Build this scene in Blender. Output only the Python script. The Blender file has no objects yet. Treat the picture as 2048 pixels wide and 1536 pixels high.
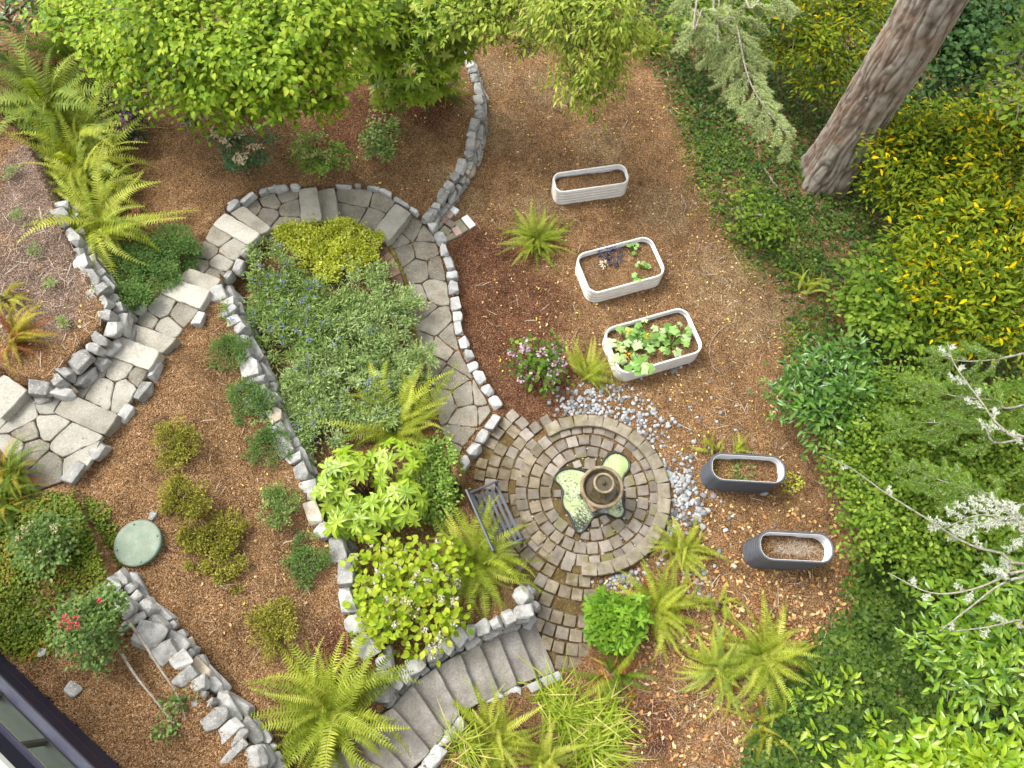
import bpy, bmesh, math, random
import numpy as np
from mathutils import Matrix, Vector

# ------------------------------------------------------------------ camera
scene = bpy.context.scene
COL = scene.collection
CAM_H = 12.0
TILT = math.radians(22.0)
ROLL = math.radians(2.0)
FPX = 1420.0                      # focal length in pixels of a 2048 px wide frame
_f = np.array([0, math.sin(TILT), -math.cos(TILT)])
_r0 = np.array([1.0, 0, 0])
_u0 = np.array([0, math.cos(TILT), math.sin(TILT)])
CR = _r0 * math.cos(ROLL) + _u0 * math.sin(ROLL)
CU = -_r0 * math.sin(ROLL) + _u0 * math.cos(ROLL)
CF = _f
CLOC = np.array([0, 0, CAM_H])
cam_data = bpy.data.cameras.new("camera")
cam_data.sensor_fit = 'HORIZONTAL'
cam_data.sensor_width = 36.0
cam_data.lens = 36.0 * FPX / 2048.0
cam_data.clip_end = 500.0
cam = bpy.data.objects.new("camera", cam_data)
COL.objects.link(cam)
cam.matrix_world = Matrix(((CR[0], CU[0], -CF[0], 0), (CR[1], CU[1], -CF[1], 0),
                           (CR[2], CU[2], -CF[2], CAM_H), (0, 0, 0, 1)))
scene.camera = cam

# ------------------------------------------------------------------ light
SUN_EL, SUN_AZ = math.radians(56.0), math.radians(150.0)   # azimuth measured from +X, light comes from there
world = bpy.data.worlds.new("World")
scene.world = world
world.use_nodes = True
wn, wl = world.node_tree.nodes, world.node_tree.links
wn.clear()
w_out = wn.new('ShaderNodeOutputWorld')
w_bg = wn.new('ShaderNodeBackground')
w_sky = wn.new('ShaderNodeTexSky')
w_sky.sky_type = 'NISHITA'
w_sky.sun_disc = False
w_sky.sun_elevation = SUN_EL
w_sky.sun_rotation = math.radians(90) - SUN_AZ
w_sky.air_density = 1.0
w_sky.dust_density = 4.0
w_hs = wn.new('ShaderNodeHueSaturation')
w_hs.inputs['Saturation'].default_value = 0.12
wl.new(w_sky.outputs[0], w_hs.inputs['Color'])
wl.new(w_hs.outputs[0], w_bg.inputs['Color'])
w_bg.inputs['Strength'].default_value = 0.15
wl.new(w_bg.outputs[0], w_out.inputs[0])
sun_data = bpy.data.lights.new("sun", 'SUN')
sun_data.energy = 1.15
sun_data.angle = math.radians(24.0)
sun_data.color = (1.0, 0.95, 0.87)
sun = bpy.data.objects.new("sun", sun_data)
COL.objects.link(sun)
_sd = Vector((math.cos(SUN_EL) * math.cos(SUN_AZ), math.cos(SUN_EL) * math.sin(SUN_AZ), math.sin(SUN_EL)))
sun.rotation_euler = _sd.to_track_quat('Z', 'Y').to_euler()
sun.location = _sd * 30
scene.view_settings.view_transform = 'Standard'
scene.view_settings.look = 'None'
scene.view_settings.gamma = 1.0
scene.view_settings.use_curve_mapping = False
scene.view_settings.exposure = 1.3

# ------------------------------------------------------------------ projection helpers
def P(px, py, z=0.0):
    d = CF + CR * ((px - 1024.0) / FPX) + CU * ((768.0 - py) / FPX)
    t = (z - CAM_H) / d[2]
    return CLOC + d * t

def proj(p):
    v = np.asarray(p, float) - CLOC
    dz = v @ CF
    return 1024 + FPX * (v @ CR) / dz, 768 - FPX * (v @ CU) / dz

def ppm(px, py, z=0.0):
    return FPX / ((P(px, py, z) - CLOC) @ CF)

def PP(lst):
    return np.array([P(*a)[:2] for a in lst])

# ------------------------------------------------------------------ noise
_nr = np.random.default_rng(5)
_NG = _nr.random((256, 256))
def vnoise(x, y):
    x = np.asarray(x, float); y = np.asarray(y, float)
    xi = np.floor(x).astype(int); yi = np.floor(y).astype(int)
    fx = x - xi; fy = y - yi
    fx = fx * fx * (3 - 2 * fx); fy = fy * fy * (3 - 2 * fy)
    a = _NG[xi % 256, yi % 256]; b = _NG[(xi + 1) % 256, yi % 256]
    c = _NG[xi % 256, (yi + 1) % 256]; d = _NG[(xi + 1) % 256, (yi + 1) % 256]
    return (a * (1 - fx) + b * fx) * (1 - fy) + (c * (1 - fx) + d * fx) * fy
def fbm(x, y, o=4):
    s = 0; a = .5
    for i in range(o):
        s = s + a * vnoise(x * 2 ** i + 17 * i, y * 2 ** i + 31 * i); a *= .5
    return s

def inpoly(x, y, poly):
    x = np.asarray(x, float); y = np.asarray(y, float)
    r = np.zeros(x.shape, bool)
    n = len(poly)
    for i in range(n):
        x1, y1 = poly[i]; x2, y2 = poly[(i + 1) % n]
        if y1 == y2: continue
        c = ((y1 > y) != (y2 > y)) & (x < (x2 - x1) * (y - y1) / (y2 - y1) + x1)
        r ^= c
    return r

def seg_dist(x, y, line):
    d = np.full(np.shape(x), 1e9)
    for i in range(len(line) - 1):
        ax, ay = line[i]; bx, by = line[i + 1]
        vx, vy = bx - ax, by - ay
        t = np.clip(((x - ax) * vx + (y - ay) * vy) / (vx * vx + vy * vy + 1e-9), 0, 1)
        d = np.minimum(d, np.hypot(x - ax - t * vx, y - ay - t * vy))
    return d

# ------------------------------------------------------------------ object helpers
def link(name, data, parent=None, loc=None, mtx=None):
    o = bpy.data.objects.new(name, data)
    COL.objects.link(o)
    if parent is not None: o.parent = parent
    if loc is not None: o.location = loc
    if mtx is not None: o.matrix_basis = mtx
    return o

def tag(o, label, cat, group=None):
    o['label'] = label; o['category'] = cat
    if group: o['group'] = group
    return o

def thing(name, label, cat, loc, group=None):
    o = link(name, None, None, loc)
    o.empty_display_size = 0.2
    return tag(o, label, cat, group)

def structure(name, data=None, loc=(0, 0, 0)):
    o = link(name, data, None, loc)
    o['kind'] = 'structure'
    return o

def mesh_np(name, V, F, mat=None, tint=None, smooth=False, attrs=None):
    """V (n,3); F (m,k) array of k-gons"""
    V = np.ascontiguousarray(V, dtype=np.float32); F = np.ascontiguousarray(F, dtype=np.int32)
    me = bpy.data.meshes.new(name)
    me.vertices.add(len(V)); me.vertices.foreach_set('co', V.ravel())
    m, k = F.shape
    me.loops.add(m * k); me.loops.foreach_set('vertex_index', F.ravel())
    me.polygons.add(m)
    me.polygons.foreach_set('loop_start', np.arange(m, dtype=np.int32) * k)
    me.polygons.foreach_set('loop_total', np.full(m, k, dtype=np.int32))
    if smooth: me.polygons.foreach_set('use_smooth', np.ones(m, bool))
    if tint is not None:
        a = me.attributes.new('tint', 'FLOAT', 'POINT')
        a.data.foreach_set('value', np.ascontiguousarray(tint, dtype=np.float32))
    if attrs:
        for kk, vv in attrs.items():
            a = me.attributes.new(kk, 'FLOAT', 'POINT')
            a.data.foreach_set('value', np.ascontiguousarray(vv, dtype=np.float32))
    me.update(calc_edges=True)
    if mat: me.materials.append(mat)
    return me

def mesh_py(name, V, F, mat=None, smooth=False):
    me = bpy.data.meshes.new(name)
    me.from_pydata([tuple(map(float, v)) for v in V], [], [tuple(int(i) for i in f) for f in F])
    if smooth:
        for p in me.polygons: p.use_smooth = True
    if mat: me.materials.append(mat)
    me.update()
    return me

def nrm(v):
    return v / np.maximum(np.linalg.norm(v, axis=-1, keepdims=True), 1e-9)

def frames(y, n):
    y = nrm(y); x = nrm(np.cross(y, n)); z = np.cross(x, y)
    return np.stack([x, y, z], axis=-1)

def scatter(tv, tf, pos, R, S, tint=None):
    tv = np.asarray(tv, float); tf = np.asarray(tf, int)
    N = len(pos)
    S = np.asarray(S, float)
    if S.ndim == 1: S = np.repeat(S[:, None], 3, 1)
    V = np.einsum('nij,nvj->nvi', R, tv[None] * S[:, None, :]) + pos[:, None]
    F = tf[None] + (np.arange(N) * len(tv))[:, None, None]
    T = np.repeat(tint, len(tv)) if tint is not None else None
    return V.reshape(-1, 3), F.reshape(-1, tf.shape[1]), T

class Acc:
    """collects vertex/face arrays with equal face sizes into one mesh"""
    def __init__(s): s.V = []; s.F = []; s.T = []; s.n = 0
    def add(s, V, F, T=None):
        V = np.asarray(V, float); F = np.asarray(F, int)
        s.V.append(V); s.F.append(F + s.n); s.n += len(V)
        s.T.append(np.zeros(len(V)) if T is None else (np.full(len(V), T) if np.isscalar(T) else T))
    def mesh(s, name, mat, off=(0, 0, 0), smooth=False):
        return mesh_np(name, np.concatenate(s.V) - np.asarray(off), np.concatenate(s.F), mat, np.concatenate(s.T), smooth)

def tube(pts, rad, ns=6):
    pts = np.asarray(pts, float); n = len(pts)
    rad = np.broadcast_to(np.asarray(rad, float), (n,))
    tg = np.gradient(pts, axis=0); tg = nrm(tg)
    ref = np.where(np.abs(tg[:, 2:3]) > .9, np.array([[1., 0, 0]]), np.array([[0, 0, 1.]]))
    a = nrm(np.cross(tg, ref)); b = np.cross(tg, a)
    th = np.arange(ns) / ns * 2 * math.pi
    V = pts[:, None] + rad[:, None, None] * (np.cos(th)[None, :, None] * a[:, None] + np.sin(th)[None, :, None] * b[:, None])
    F = []
    for i in range(n - 1):
        for j in range(ns):
            j2 = (j + 1) % ns
            F.append((i * ns + j, i * ns + j2, (i + 1) * ns + j2, (i + 1) * ns + j))
    return V.reshape(-1, 3), np.array(F)

def smooth_line(pts, n=40):
    pts = np.asarray(pts, float)
    if len(pts) < 3:
        t = np.linspace(0, 1, n)[:, None]; return pts[0] * (1 - t) + pts[-1] * t
    ext = np.vstack([2 * pts[0] - pts[1], pts, 2 * pts[-1] - pts[-2]])
    out = []
    m = len(pts) - 1
    for k in np.linspace(0, m, n):
        i = min(int(k), m - 1); t = k - i
        p0, p1, p2, p3 = ext[i], ext[i + 1], ext[i + 2], ext[i + 3]
        out.append(.5 * ((2 * p1) + (-p0 + p2) * t + (2 * p0 - 5 * p1 + 4 * p2 - p3) * t * t + (-p0 + 3 * p1 - 3 * p2 + p3) * t ** 3))
    return np.array(out)

def box_bm(bm, c, s, rz=0.0, bevel=0.0, rot=None):
    r = bmesh.ops.create_cube(bm, size=1.0)
    M = Matrix.Translation(Vector(c)) @ (rot if rot is not None else Matrix.Rotation(rz, 4, 'Z')) @ Matrix.Diagonal((s[0], s[1], s[2], 1))
    bmesh.ops.transform(bm, matrix=M, verts=r['verts'])
    if bevel > 0:
        ed = list({e for v in r['verts'] for e in v.link_edges})
        bmesh.ops.bevel(bm, geom=ed, offset=bevel, segments=2, affect='EDGES', profile=.6)

def bm_mesh(name, bm, mat=None, smooth=False):
    me = bpy.data.meshes.new(name)
    bm.normal_update(); bm.to_mesh(me); bm.free()
    if mat: me.materials.append(mat)
    if smooth:
        for p in me.polygons: p.use_smooth = True
    return me

# ------------------------------------------------------------------ materials
def new_mat(name):
    m = bpy.data.materials.new(name); m.use_nodes = True
    nt = m.node_tree; nt.nodes.clear()
    out = nt.nodes.new('ShaderNodeOutputMaterial')
    return m, nt.nodes, nt.links, out

def ramp(nodes, stops, interp='LINEAR'):
    n = nodes.new('ShaderNodeValToRGB'); cr = n.color_ramp
    cr.interpolation = interp
    while len(cr.elements) < len(stops): cr.elements.new(.5)
    for e, (p, c) in zip(cr.elements, stops):
        e.position = p; e.color = (c[0], c[1], c[2], 1)
    return n

def noise_tex(nodes, links, vec, scale, detail=4, rough=.55, dist=0):
    n = nodes.new('ShaderNodeTexNoise'); n.inputs['Scale'].default_value = scale
    n.inputs['Detail'].default_value = detail; n.inputs['Roughness'].default_value = rough
    n.inputs['Distortion'].default_value = dist
    if vec: links.new(vec, n.inputs['Vector'])
    return n

def mixc(nodes, links, fac, a, b, mode='MIX'):
    m = nodes.new('ShaderNodeMix'); m.data_type = 'RGBA'; m.blend_type = mode
    def put(sock, v):
        if hasattr(v, 'is_linked') or hasattr(v, 'links'): links.new(v, sock)
        elif isinstance(v, (int, float)): sock.default_value = v
        else: sock.default_value = (v[0], v[1], v[2], 1)
    put(m.inputs[0], fac); put(m.inputs[6], a); put(m.inputs[7], b)
    return m.outputs[2]

def mathn(nodes, links, op, a, b=None, clamp=False):
    m = nodes.new('ShaderNodeMath'); m.operation = op; m.use_clamp = clamp
    for i, v in enumerate((a, b)):
        if v is None: continue
        if isinstance(v, (int, float)): m.inputs[i].default_value = v
        else: links.new(v, m.inputs[i])
    return m.outputs[0]

def mapr(nodes, links, v, a, b, c=0., d=1.):
    m = nodes.new('ShaderNodeMapRange'); m.inputs[1].default_value = a; m.inputs[2].default_value = b
    m.inputs[3].default_value = c; m.inputs[4].default_value = d
    links.new(v, m.inputs[0]); return m.outputs[0]

def geo_pos(nodes):
    return nodes.new('ShaderNodeNewGeometry').outputs['Position']

def leaf_mat(name, cols, rough=.5, trans=.3, spec=.3, objrand=.0):
    m, N, L, out = new_mat(name)
    at = N.new('ShaderNodeAttribute'); at.attribute_name = 'tint'
    fac = at.outputs['Fac']
    oi = N.new('ShaderNodeObjectInfo')
    if objrand > 0:
        fac = mathn(N, L, 'ADD', fac, mathn(N, L, 'MULTIPLY', oi.outputs['Random'], objrand), True)
    k = len(cols)
    rp = ramp(N, [(i / (k - 1), c) for i, c in enumerate(cols)])
    L.new(fac, rp.inputs[0])
    nz = noise_tex(N, L, geo_pos(N), 3.0, 2)
    v = mapr(N, L, nz.outputs['Fac'], .3, .7, 1.15, 1.65)
    hs = N.new('ShaderNodeHueSaturation'); L.new(rp.outputs[0], hs.inputs['Color']); L.new(v, hs.inputs['Value']); hs.inputs['Hue'].default_value = .486; hs.inputs['Saturation'].default_value = 1.1
    pb = N.new('ShaderNodeBsdfPrincipled')
    L.new(hs.outputs[0], pb.inputs['Base Color'])
    pb.inputs['Roughness'].default_value = rough
    pb.inputs['Specular IOR Level'].default_value = spec if spec >= .5 else spec * .4
    tr = N.new('ShaderNodeBsdfTranslucent')
    br = N.new('ShaderNodeHueSaturation'); br.inputs['Value'].default_value = 1.25; br.inputs['Saturation'].default_value = 1.1
    L.new(hs.outputs[0], br.inputs['Color']); L.new(br.outputs[0], tr.inputs['Color'])
    mx = N.new('ShaderNodeMixShader'); mx.inputs[0].default_value = trans
    L.new(pb.outputs[0], mx.inputs[1]); L.new(tr.outputs[0], mx.inputs[2])
    L.new(mx.outputs[0], out.inputs[0])
    return m

def stone_mat(name, dark, mid, light, scale=6., bump=.5, rough=.85, objvar=.35, moss=0.0, mosscol=(.16, .15, .03), fleck=None):
    m, N, L, out = new_mat(name)
    pos = geo_pos(N)
    n1 = noise_tex(N, L, pos, scale, 6, .62)
    rp = ramp(N, [(.28, dark), (.5, mid), (.74, light)])
    L.new(n1.outputs['Fac'], rp.inputs[0])
    oi = N.new('ShaderNodeObjectInfo')
    hs = N.new('ShaderNodeHueSaturation')
    L.new(rp.outputs[0], hs.inputs['Color'])
    L.new(mapr(N, L, oi.outputs['Random'], 0, 1, 1 - objvar, 1 + objvar), hs.inputs['Value'])
    col = hs.outputs[0]
    n2 = noise_tex(N, L, pos, scale * 14, 3, .6)
    g = mapr(N, L, n2.outputs['Fac'], .3, .7, .78, 1.2)
    col = mixc(N, L, 1.0, col, mixc(N, L, g, (0, 0, 0), (1, 1, 1)), 'MULTIPLY') if False else col
    h2 = N.new('ShaderNodeHueSaturation'); L.new(col, h2.inputs['Color']); L.new(g, h2.inputs['Value']); col = h2.outputs[0]
    if fleck:
        n4 = noise_tex(N, L, pos, 32, 2, .5)
        col = mixc(N, L, mapr(N, L, n4.outputs['Fac'], .6, .68, 0, .75), col, fleck)
    if moss > 0:
        n3 = noise_tex(N, L, pos, 3.1, 5, .65)
        mk = mapr(N, L, n3.outputs['Fac'], .66 - .3 * moss, .78 - .3 * moss, 0, .9)
        col = mixc(N, L, mk, col, mosscol)
    pb = N.new('ShaderNodeBsdfPrincipled')
    L.new(col, pb.inputs['Base Color']); pb.inputs['Roughness'].default_value = rough
    pb.inputs['Specular IOR Level'].default_value = .25
    bp = N.new('ShaderNodeBump'); bp.inputs['Strength'].default_value = bump; bp.inputs['Distance'].default_value = .03
    hsum = mathn(N, L, 'ADD', n1.outputs['Fac'], mathn(N, L, 'MULTIPLY', n2.outputs['Fac'], .35))
    L.new(hsum, bp.inputs['Height']); L.new(bp.outputs[0], pb.inputs['Normal'])
    L.new(pb.outputs[0], out.inputs[0])
    return m

def plain_mat(name, col, rough=.5, metal=0., spec=.5, var=.12, scale=8., bump=0.0):
    m, N, L, out = new_mat(name)
    pos = geo_pos(N)
    n1 = noise_tex(N, L, pos, scale, 5, .6)
    hs = N.new('ShaderNodeHueSaturation'); hs.inputs['Color'].default_value = (*col, 1)
    L.new(mapr(N, L, n1.outputs['Fac'], .3, .7, 1 - var, 1 + var), hs.inputs['Value'])
    pb = N.new('ShaderNodeBsdfPrincipled')
    L.new(hs.outputs[0], pb.inputs['Base Color'])
    L.new(mapr(N, L, n1.outputs['Fac'], .3, .7, rough * .85, min(1, rough * 1.15)), pb.inputs['Roughness'])
    pb.inputs['Metallic'].default_value = metal
    pb.inputs['Specular IOR Level'].default_value = spec
    if bump:
        bp = N.new('ShaderNodeBump'); bp.inputs['Strength'].default_value = bump; bp.inputs['Distance'].default_value = .01
        L.new(n1.outputs['Fac'], bp.inputs['Height']); L.new(bp.outputs[0], pb.inputs['Normal'])
    L.new(pb.outputs[0], out.inputs[0])
    return m

def mulch_mat():
    m, N, L, out = new_mat('bark_mulch')
    pos = geo_pos(N)
    mp = N.new('ShaderNodeMapping'); L.new(pos, mp.inputs['Vector'])
    nd = noise_tex(N, L, pos, 9.0, 2); 
    warp = N.new('ShaderNodeVectorMath'); warp.operation = 'ADD'
    sc = N.new('ShaderNodeVectorMath'); sc.operation = 'SCALE'; sc.inputs['Scale'].default_value = .06
    L.new(nd.outputs['Color'], sc.inputs[0]); L.new(pos, warp.inputs[0]); L.new(sc.outputs[0], warp.inputs[1])
    v1 = N.new('ShaderNodeTexVoronoi'); v1.inputs['Scale'].default_value = 84.0; L.new(warp.outputs[0], v1.inputs['Vector'])
    sep = N.new('ShaderNodeSeparateColor'); L.new(v1.outputs['Color'], sep.inputs[0])
    rnd = sep.outputs['Red']
    # three mulch families, picked by the zone attributes; tan also paints sunlit ground
    base = ramp(N, [(0, (.06, .034, .018)), (.22, (.165, .092, .040)), (.5, (.295, .17, .075)), (.8, (.42, .265, .13)), (1, (.56, .42, .26))])
    red = ramp(N, [(0, (.045, .022, .014)), (.3, (.115, .053, .029)), (.6, (.19, .092, .048)), (.85, (.285, .155, .08)), (1, (.42, .28, .17))])
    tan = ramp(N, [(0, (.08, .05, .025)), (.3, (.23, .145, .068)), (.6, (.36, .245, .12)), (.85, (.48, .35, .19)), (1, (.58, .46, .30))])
    gry = ramp(N, [(0, (.06, .042, .032)), (.3, (.16, .105, .075)), (.6, (.27, .19, .14)), (.85, (.40, .31, .24)), (1, (.50, .42, .35))])
    for r in (base, red, tan, gry): L.new(rnd, r.inputs[0])
    def att(n):
        a = N.new('ShaderNodeAttribute'); a.attribute_name = n; return a.outputs['Fac']
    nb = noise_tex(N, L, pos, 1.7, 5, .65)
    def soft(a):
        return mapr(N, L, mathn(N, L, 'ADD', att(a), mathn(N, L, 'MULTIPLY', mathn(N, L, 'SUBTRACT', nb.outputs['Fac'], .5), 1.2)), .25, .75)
    col = mixc(N, L, soft('zred'), base.outputs[0], red.outputs[0])
    col = mixc(N, L, soft('ztan_sun'), col, tan.outputs[0])
    col = mixc(N, L, soft('zgrey'), col, gry.outputs[0])
    # dark damp patches of soil and broad colour drift
    n2 = noise_tex(N, L, pos, 2.6, 6, .7)
    hs = N.new('ShaderNodeHueSaturation'); L.new(col, hs.inputs['Color'])
    hs.inputs['Saturation'].default_value = 1.04; hs.inputs['Hue'].default_value = .494; L.new(mapr(N, L, n2.outputs['Fac'], .32, .68, .60, 1.24), hs.inputs['Value']); col = hs.outputs[0]
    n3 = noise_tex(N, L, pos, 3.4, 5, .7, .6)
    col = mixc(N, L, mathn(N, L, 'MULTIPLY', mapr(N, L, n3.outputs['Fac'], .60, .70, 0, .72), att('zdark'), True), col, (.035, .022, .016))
    # moss film
    n4 = noise_tex(N, L, pos, 7., 5, .7)
    mossc = ramp(N, [(.3, (.085, .06, .024)), (.5, (.15, .108, .042)), (.7, (.23, .18, .07))]); L.new(n4.outputs['Fac'], mossc.inputs[0])
    col = mixc(N, L, mathn(N, L, 'MULTIPLY', soft('zmoss'), .85), col, mossc.outputs[0])
    pb = N.new('ShaderNodeBsdfPrincipled'); L.new(col, pb.inputs['Base Color'])
    pb.inputs['Roughness'].default_value = .95; pb.inputs['Specular IOR Level'].default_value = .12
    bp = N.new('ShaderNodeBump'); bp.inputs['Strength'].default_value = .9; bp.inputs['Distance'].default_value = .025
    hh = mathn(N, L, 'ADD', mathn(N, L, 'MULTIPLY', rnd, .6), mathn(N, L, 'SUBTRACT', .6, v1.outputs['Distance']))
    L.new(hh, bp.inputs['Height']); L.new(bp.outputs[0], pb.inputs['Normal'])
    L.new(pb.outputs[0], out.inputs[0])
    return m

def ramp_mat(name, stops, attr='tint', rough=.9, spec=.15):
    m, N, L, out = new_mat(name)
    at = N.new('ShaderNodeAttribute'); at.attribute_name = attr
    rp = ramp(N, stops); L.new(at.outputs['Fac'], rp.inputs[0])
    pb = N.new('ShaderNodeBsdfPrincipled'); L.new(rp.outputs[0], pb.inputs['Base Color'])
    pb.inputs['Roughness'].default_value = rough; pb.inputs['Specular IOR Level'].default_value = spec
    L.new(pb.outputs[0], out.inputs[0])
    return m

M = {}
M['mulch'] = mulch_mat()
M['wall_stone'] = stone_mat('wall_stone', (.18, .175, .16), (.33, .325, .305), (.46, .455, .43), 6, .8, objvar=.26, moss=.16, mosscol=(.15, .12, .07), fleck=(.46, .46, .43))
M['warm_stone'] = stone_mat('warm_stone', (.26, .21, .15), (.42, .36, .28), (.56, .50, .41), 5, .5, objvar=.2)
M['flag'] = stone_mat('flagstone', (.135, .125, .10), (.215, .20, .162), (.30, .28, .235), 3.2, .25, objvar=.24, fleck=(.36, .27, .15))
M['flag_light'] = stone_mat('pale_flagstone', (.22, .205, .17), (.30, .285, .24), (.37, .355, .305), 3.2, .22, objvar=.08)
M['slab_pale'] = stone_mat('pale_step_slab', (.30, .285, .24), (.385, .367, .315), (.46, .442, .39), 2.6, .15, objvar=.08, fleck=(.45, .40, .30))
M['slab_grey'] = stone_mat('grey_step_slab', (.20, .185, .145), (.29, .27, .22), (.36, .34, .285), 3.0, .2, objvar=.12)
M['edge_stone'] = stone_mat('edging_stone', (.26, .26, .25), (.40, .40, .388), (.51, .51, .495), 5, .45, objvar=.16)
M['concrete'] = stone_mat('weathered_concrete', (.14, .127, .108), (.225, .208, .182), (.335, .318, .288), 2.4, .3, objvar=.14, fleck=(.17, .15, .10))
M['paver'] = stone_mat('cobble_paver', (.125, .105, .082), (.19, .162, .13), (.26, .228, .19), 7, .5, objvar=.22, moss=.35)
M['paver_pale'] = stone_mat('pale_cobble_paver', (.18, .155, .122), (.25, .217, .178), (.32, .285, .242), 7, .4, objvar=.2)
M['paver_moss'] = stone_mat('mossy_cobble_paver', (.13, .105, .07), (.20, .165, .115), (.29, .245, .18), 6, .6, objvar=.25, moss=.5, mosscol=(.115, .092, .042))
M['paver_edge'] = stone_mat('edge_cobble', (.15, .125, .085), (.23, .20, .145), (.31, .275, .21), 7, .5, objvar=.18, moss=.35, mosscol=(.17, .14, .05))
M['brick_edge'] = stone_mat('edging_brick', (.10, .06, .04), (.18, .115, .08), (.26, .18, .13), 7, .5, objvar=.25, moss=.3)
M['moss'] = stone_mat('moss', (.09, .07, .012), (.19, .16, .02), (.30, .26, .05), 11, .9, objvar=.1)
M['white_metal'] = plain_mat('white_corrugated_steel', (.68, .655, .61), .42, 0, .5, .10, 7)
M['black_metal'] = plain_mat('charcoal_corrugated_steel', (.075, .083, .098), .42, 0, .5, .15, 6)
M['galv'] = plain_mat('pale_steel_lining', (.70, .70, .69), .42, 0, .5, .06, 5)
M['bench'] = plain_mat('slate_grey_painted_metal', (.07, .077, .09), .45, 0, .5, .12, 9)
M['liner'] = plain_mat('black_pond_liner', (.022, .024, .028), .4, 0, .5, .2, 9)
M['navy'] = plain_mat('navy_siding', (.020, .020, .042), .5, 0, .4, .15, 14, .2)
M['navy_trim'] = plain_mat('faded_navy_trim', (.115, .115, .17), .45, 0, .5, .12, 20)
M['win_frame'] = plain_mat('window_frame', (.05, .05, .045), .4, 0, .5, .1, 9)
M['white_paint'] = plain_mat('white_paint', (.80, .80, .78), .5, 0, .5, .03, 3)
M['room_floor'] = plain_mat('brown_room_floor', (.15, .115, .075), .6, 0, .3, .35, 9)
M['lid'] = stone_mat('green_plastic_lid', (.13, .17, .125), (.17, .225, .165), (.23, .28, .22), 6, .12, .5, objvar=.02, fleck=(.34, .20, .10))
M['lid_side'] = plain_mat('green_plastic', (.06, .20, .12), .5, 0, .4, .15, 8)
M['twig'] = stone_mat('grey_twig', (.16, .13, .10), (.30, .26, .21), (.44, .40, .34), 18, .5, objvar=.1)
M['stem'] = stone_mat('brown_stem', (.07, .045, .03), (.14, .10, .065), (.22, .17, .12), 16, .5, objvar=.1)
M['lichen_bark'] = stone_mat('lichen_bark', (.13, .105, .08), (.28, .26, .21), (.46, .46, .41), 22, .8, objvar=.1, fleck=(.42, .36, .14))
M['lichen'] = ramp_mat('pale_lichen', [(0, (.34, .38, .27)), (.5, (.48, .51, .40)), (1, (.62, .64, .55))])
M['soil'] = M['mulch']
M['fount_rim'] = stone_mat('tan_cast_stone', (.13, .10, .06), (.25, .195, .12), (.37, .31, .21), 8, .5, objvar=.0)
M['fount_bowl'] = stone_mat('wet_dark_stone', (.03, .023, .012), (.085, .065, .032), (.19, .15, .08), 12, .8, .3, objvar=.0)
M['pebble'] = stone_mat('river_pebble', (.15, .155, .155), (.225, .235, .24), (.33, .34, .34), 9, .15, .6, objvar=.6)
# ------------------------------------------------------------------ terrain
# wall lines, traced on the photograph and placed at the height of the wall top
W1 = [(905, 60, .62), (925, 100, .6), (948, 150, .58), (957, 200, .56), (950, 250, .55), (938, 300, .53), (915, 345, .5), (885, 395, .47), (858, 432, .44)]
W2 = [(440, 568, 1.30), (462, 625, 1.27), (480, 670, 1.24), (500, 715, 1.22), (520, 765, 1.2), (540, 815, 1.18), (565, 880, 1.16), (590, 925, 1.15), (615, 980, 1.14),
      (640, 1045, 1.13), (668, 1090, 1.12), (682, 1130, 1.12), (690, 1180, 1.13), (706, 1230, 1.15), (735, 1275, 1.17), (757, 1325, 1.2), (762, 1385, 1.25)]
W3 = [(1040, 1180, .62), (1058, 1212, .62), (1010, 1235, .66), (950, 1262, .72), (895, 1288, .80), (845, 1322, .92), (800, 1358, 1.06), (768, 1392, 1.2)]
W4 = [(215, 1158, 2.06), (245, 1195, 2.06), (285, 1245, 2.04), (330, 1285, 2.0), (372, 1340, 1.97), (405, 1385, 1.95), (440, 1425, 1.93), (480, 1470, 1.92), (520, 1545, 1.9), (560, 1630, 1.9)]
W5 = [(85, 345, 1.95), (110, 400, 1.95), (135, 470, 1.95), (160, 515, 1.95), (185, 560, 1.96), (212, 610, 1.97), (218, 655, 1.98), (190, 695, 2.0), (150, 735, 2.02), (105, 768, 2.05), (60, 775, 2.08)]
w1x, w2x, w3x, w4x, w5x = map(PP, (W1, W2, W3, W4, W5))

PATH_R = [(858, 440, .40), (882, 470, .37), (903, 520, .34), (912, 560, .31), (917, 610, .28), (928, 660, .25), (940, 700, .22), (962, 745, .19), (990, 790, .16), (1013, 828, .14), (1000, 846, .13), (960, 890, .12), (922, 946, .12)]
PATH_IN = [(773, 490, .40), (790, 520, .38), (806, 560, .35), (817, 610, .31), (826, 660, .28), (840, 710, .25), (852, 760, .22), (868, 810, .18), (880, 850, .15), (895, 900, .12)]
prx, pinx = PP(PATH_R), PP(PATH_IN)

def poly(lst): return PP(lst)

_far = 40.0
PATIO_C = P(1176, 987, 0.0)
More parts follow.
